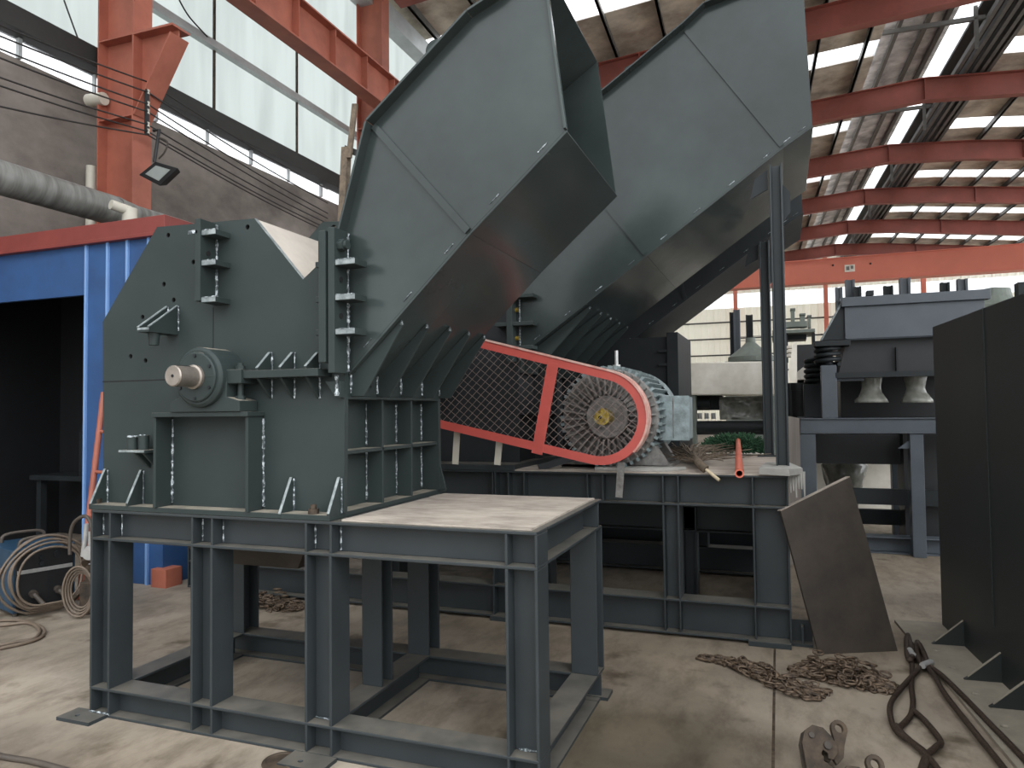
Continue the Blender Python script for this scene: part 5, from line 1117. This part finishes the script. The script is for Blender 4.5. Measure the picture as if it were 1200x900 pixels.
for i in range(3): b = MB(); pbox(b, 922, 405+i*5, 928, 408+i*5, 16.5, .3); b.build('white_block', 'white', pf)
# dark box machine and white cover beside the springs
b = MB(); pbox(b, 934, 403, 964, 430, 13, .9); b.box(KP(934, 403, 13).x, KP(964, 403, 13).x, 13, 14.2, 0, KP(934, 430, 13).z); tag(b.build('dark_cabinet', 'panelblack'), 'dark open box machine behind the coil springs of the feeder', 'cabinet')
b = MB(); q = [KP(x, y, 12.7) for x, y in ((924, 436), (929, 404), (934, 400), (934, 455), (928, 462))]; b.prism([(v.x, v.z) for v in q], 'y', 12.7, 12.76); b.box(q[4].x-.1, q[4].x+.1, 12.7, 12.76, 0, q[4].z+.1); tag(b.build('sheet_cover', 'white'), 'pale narrow sheet standing upright just right of the front slender post', 'cover')
b = MB(); q = [KP(x, y, 10.9) for x, y in ((934, 436), (944, 428), (944, 452), (934, 470))]; b.prism([(v.x, v.z) for v in q], 'y', 10.9, 10.96); b.box(q[0].x, q[1].x, 10.9, 10.96, 0, q[3].z+.3); tag(b.build('sheet_cover', 'white'), 'pale sheet standing upright beside the lower coil spring', 'cover')
b = MB(); a = KP(935, 487, 9.4); 
for px, r_ in ((927, .10), (936, .13)): c = KP(px, 475, 10.45); b.cyl((c.x, 10.45, 0), (c.x, 10.45, c.z+.25), r_, n=16); b.cyl((c.x, 10.45, c.z+.2), (c.x, 10.45, c.z+.3), r_*1.15, n=16)
tag(b.build('gas_cylinder', 'panelblack', None, .01), 'pair of dark bottles tied together behind the weathered board', 'cylinder')
# posts of another machine above the hopper
for i, (px0, px1, pt, m) in enumerate(((983, 987, 337, 'bluegrey'), (995, 1001, 328, 'bluegrey'), (1004.5, 1009, 336, 'dark'), (1040, 1046, 335, 'dark'), (1059, 1066, 326, 'bluegrey'), (1107, 1112, 331, 'dark'), (1127, 1133, 327, 'bluegrey'))):
    hpost(px0, px1, pt, 15+.35*(i%2), 'frame_post', m, '%s frame post showing above the feeder hopper, %s from the left' % ('dark' if m == 'dark' else 'pale grey', CN[i]), 'posts above the hopper')
b = MB(); pbox(b, 984, 344, 1140, 349, 14.6, .3); tag(b.build('frame_beam', 'bluegrey'), 'pale grey beam joining the posts above the feeder hopper', 'beam')
b = MB(); pbox(b, 1016, 340, 1024, 346, 14.59, .25); tag(b.build('junction_box', 'dark'), 'small dark box on the beam above the hopper', 'box')
# white board and wrapped bundle low behind the feeder
a, c = KP(950, 578, 10.9), KP(1066, 540, 10.9); b = MB(); b.box(a.x, c.x, 10.9, 10.96, 0, c.z); tag(b.build('white_board', 'white'), 'cream board standing low behind the feeder frame', 'board')
b = MB(); rr = random.Random(8); a, c = KP(962, 580, 10.3), KP(1018, 538, 10.3); nn = 22; prof = [(.5, 0), (.62, .1), (.55, .3), (.7, .5), (.8, .7), (.95, .9), (.6, 1)]; vs = []
for r_, t in prof:
    for k in range(nn): e = 1+rr.uniform(-.1, .1); vs.append(((a.x+c.x)/2+math.cos(2*math.pi*k/nn)*(c.x-a.x)/2*r_*e, 10.4+math.sin(2*math.pi*k/nn)*.3*r_*e, c.z*t))
b.add(vs, [(i*nn+k, i*nn+(k+1) % nn, (i+1)*nn+(k+1) % nn, (i+1)*nn+k) for i in range(len(prof)-1) for k in range(nn)], True); tag(b.build('wrapped_bundle', 'bag'), 'plastic-wrapped bundle standing in front of the cream board behind the feeder', 'bundle')
# bluish machine top over the casing
b = MB(); a = KP(1165, 356, 13); b.lathe([(.62, 0), (.6, .14), (.3, .2), (.24, .3), (.22, .42), (0, .46)], (a.x, 13, a.z-.2), (0, 0, 1), 24); b.cyl((a.x, 13, 0), (a.x, 13, a.z-.2), .5, n=24); tag(b.build('green_tank', 'tank'), 'grey-green round tank top peeping over the dark casing', 'tank')
b = MB(); pbox(b, 1194, 330, 1204, 352, 12, .2); b.box(KP(1194, 330, 12).x, KP(1204, 330, 12).x, 12, 12.2, 0, KP(1194, 351, 12).z); tag(b.build('dark_post', 'dark'), 'dark post at the right edge above the casing', 'post')
# ================================================================== daylight
w = bpy.data.worlds.new('overcast_sky'); S.world = w; w.use_nodes = True
nt = w.node_tree; bg = nt.nodes['Background']; bg.inputs[0].default_value = (.94, .97, 1, 1)
tc = nt.nodes.new('ShaderNodeTexCoord'); sx = nt.nodes.new('ShaderNodeSeparateXYZ'); nt.links.new(tc.outputs['Generated'], sx.inputs[0])
mr = nt.nodes.new('ShaderNodeMapRange'); mr.inputs[1].default_value = 0; mr.inputs[2].default_value = 1; mr.inputs[3].default_value = .78; mr.inputs[4].default_value = 3.0; nt.links.new(sx.outputs['Z'], mr.inputs[0]); 
ax = nt.nodes.new('ShaderNodeMapRange'); ax.inputs[1].default_value = 0; ax.inputs[2].default_value = 1; ax.inputs[3].default_value = 1; ax.inputs[4].default_value = 2.4; nt.links.new(sx.outputs['X'], ax.inputs[0])
mm = nt.nodes.new('ShaderNodeMath'); mm.operation = 'MULTIPLY'; nt.links.new(mr.outputs[0], mm.inputs[0]); nt.links.new(ax.outputs[0], mm.inputs[1]); nt.links.new(mm.outputs[0], bg.inputs[1])
sun = bpy.data.lights.new('sun', 'SUN'); sun.energy = .2; sun.angle = .5; sun.color = (1, .96, .9)
so = bpy.data.objects.new('sun', sun); COL.objects.link(so); so.rotation_euler = Vector((.55, .45, -.75)).to_track_quat('-Z', 'Y').to_euler(); so.location = (-5, -5, 20)
S.view_settings.view_transform = 'Standard'; S.view_settings.look = 'None'; S.view_settings.gamma = 1; S.view_settings.use_curve_mapping = False
S.view_settings.exposure = .55
S.cycles.use_denoising = True; S.cycles.max_bounces = 8; S.cycles.diffuse_bounces = 5; S.cycles.transparent_max_bounces = 16
S.cycles.sample_clamp_indirect = 6
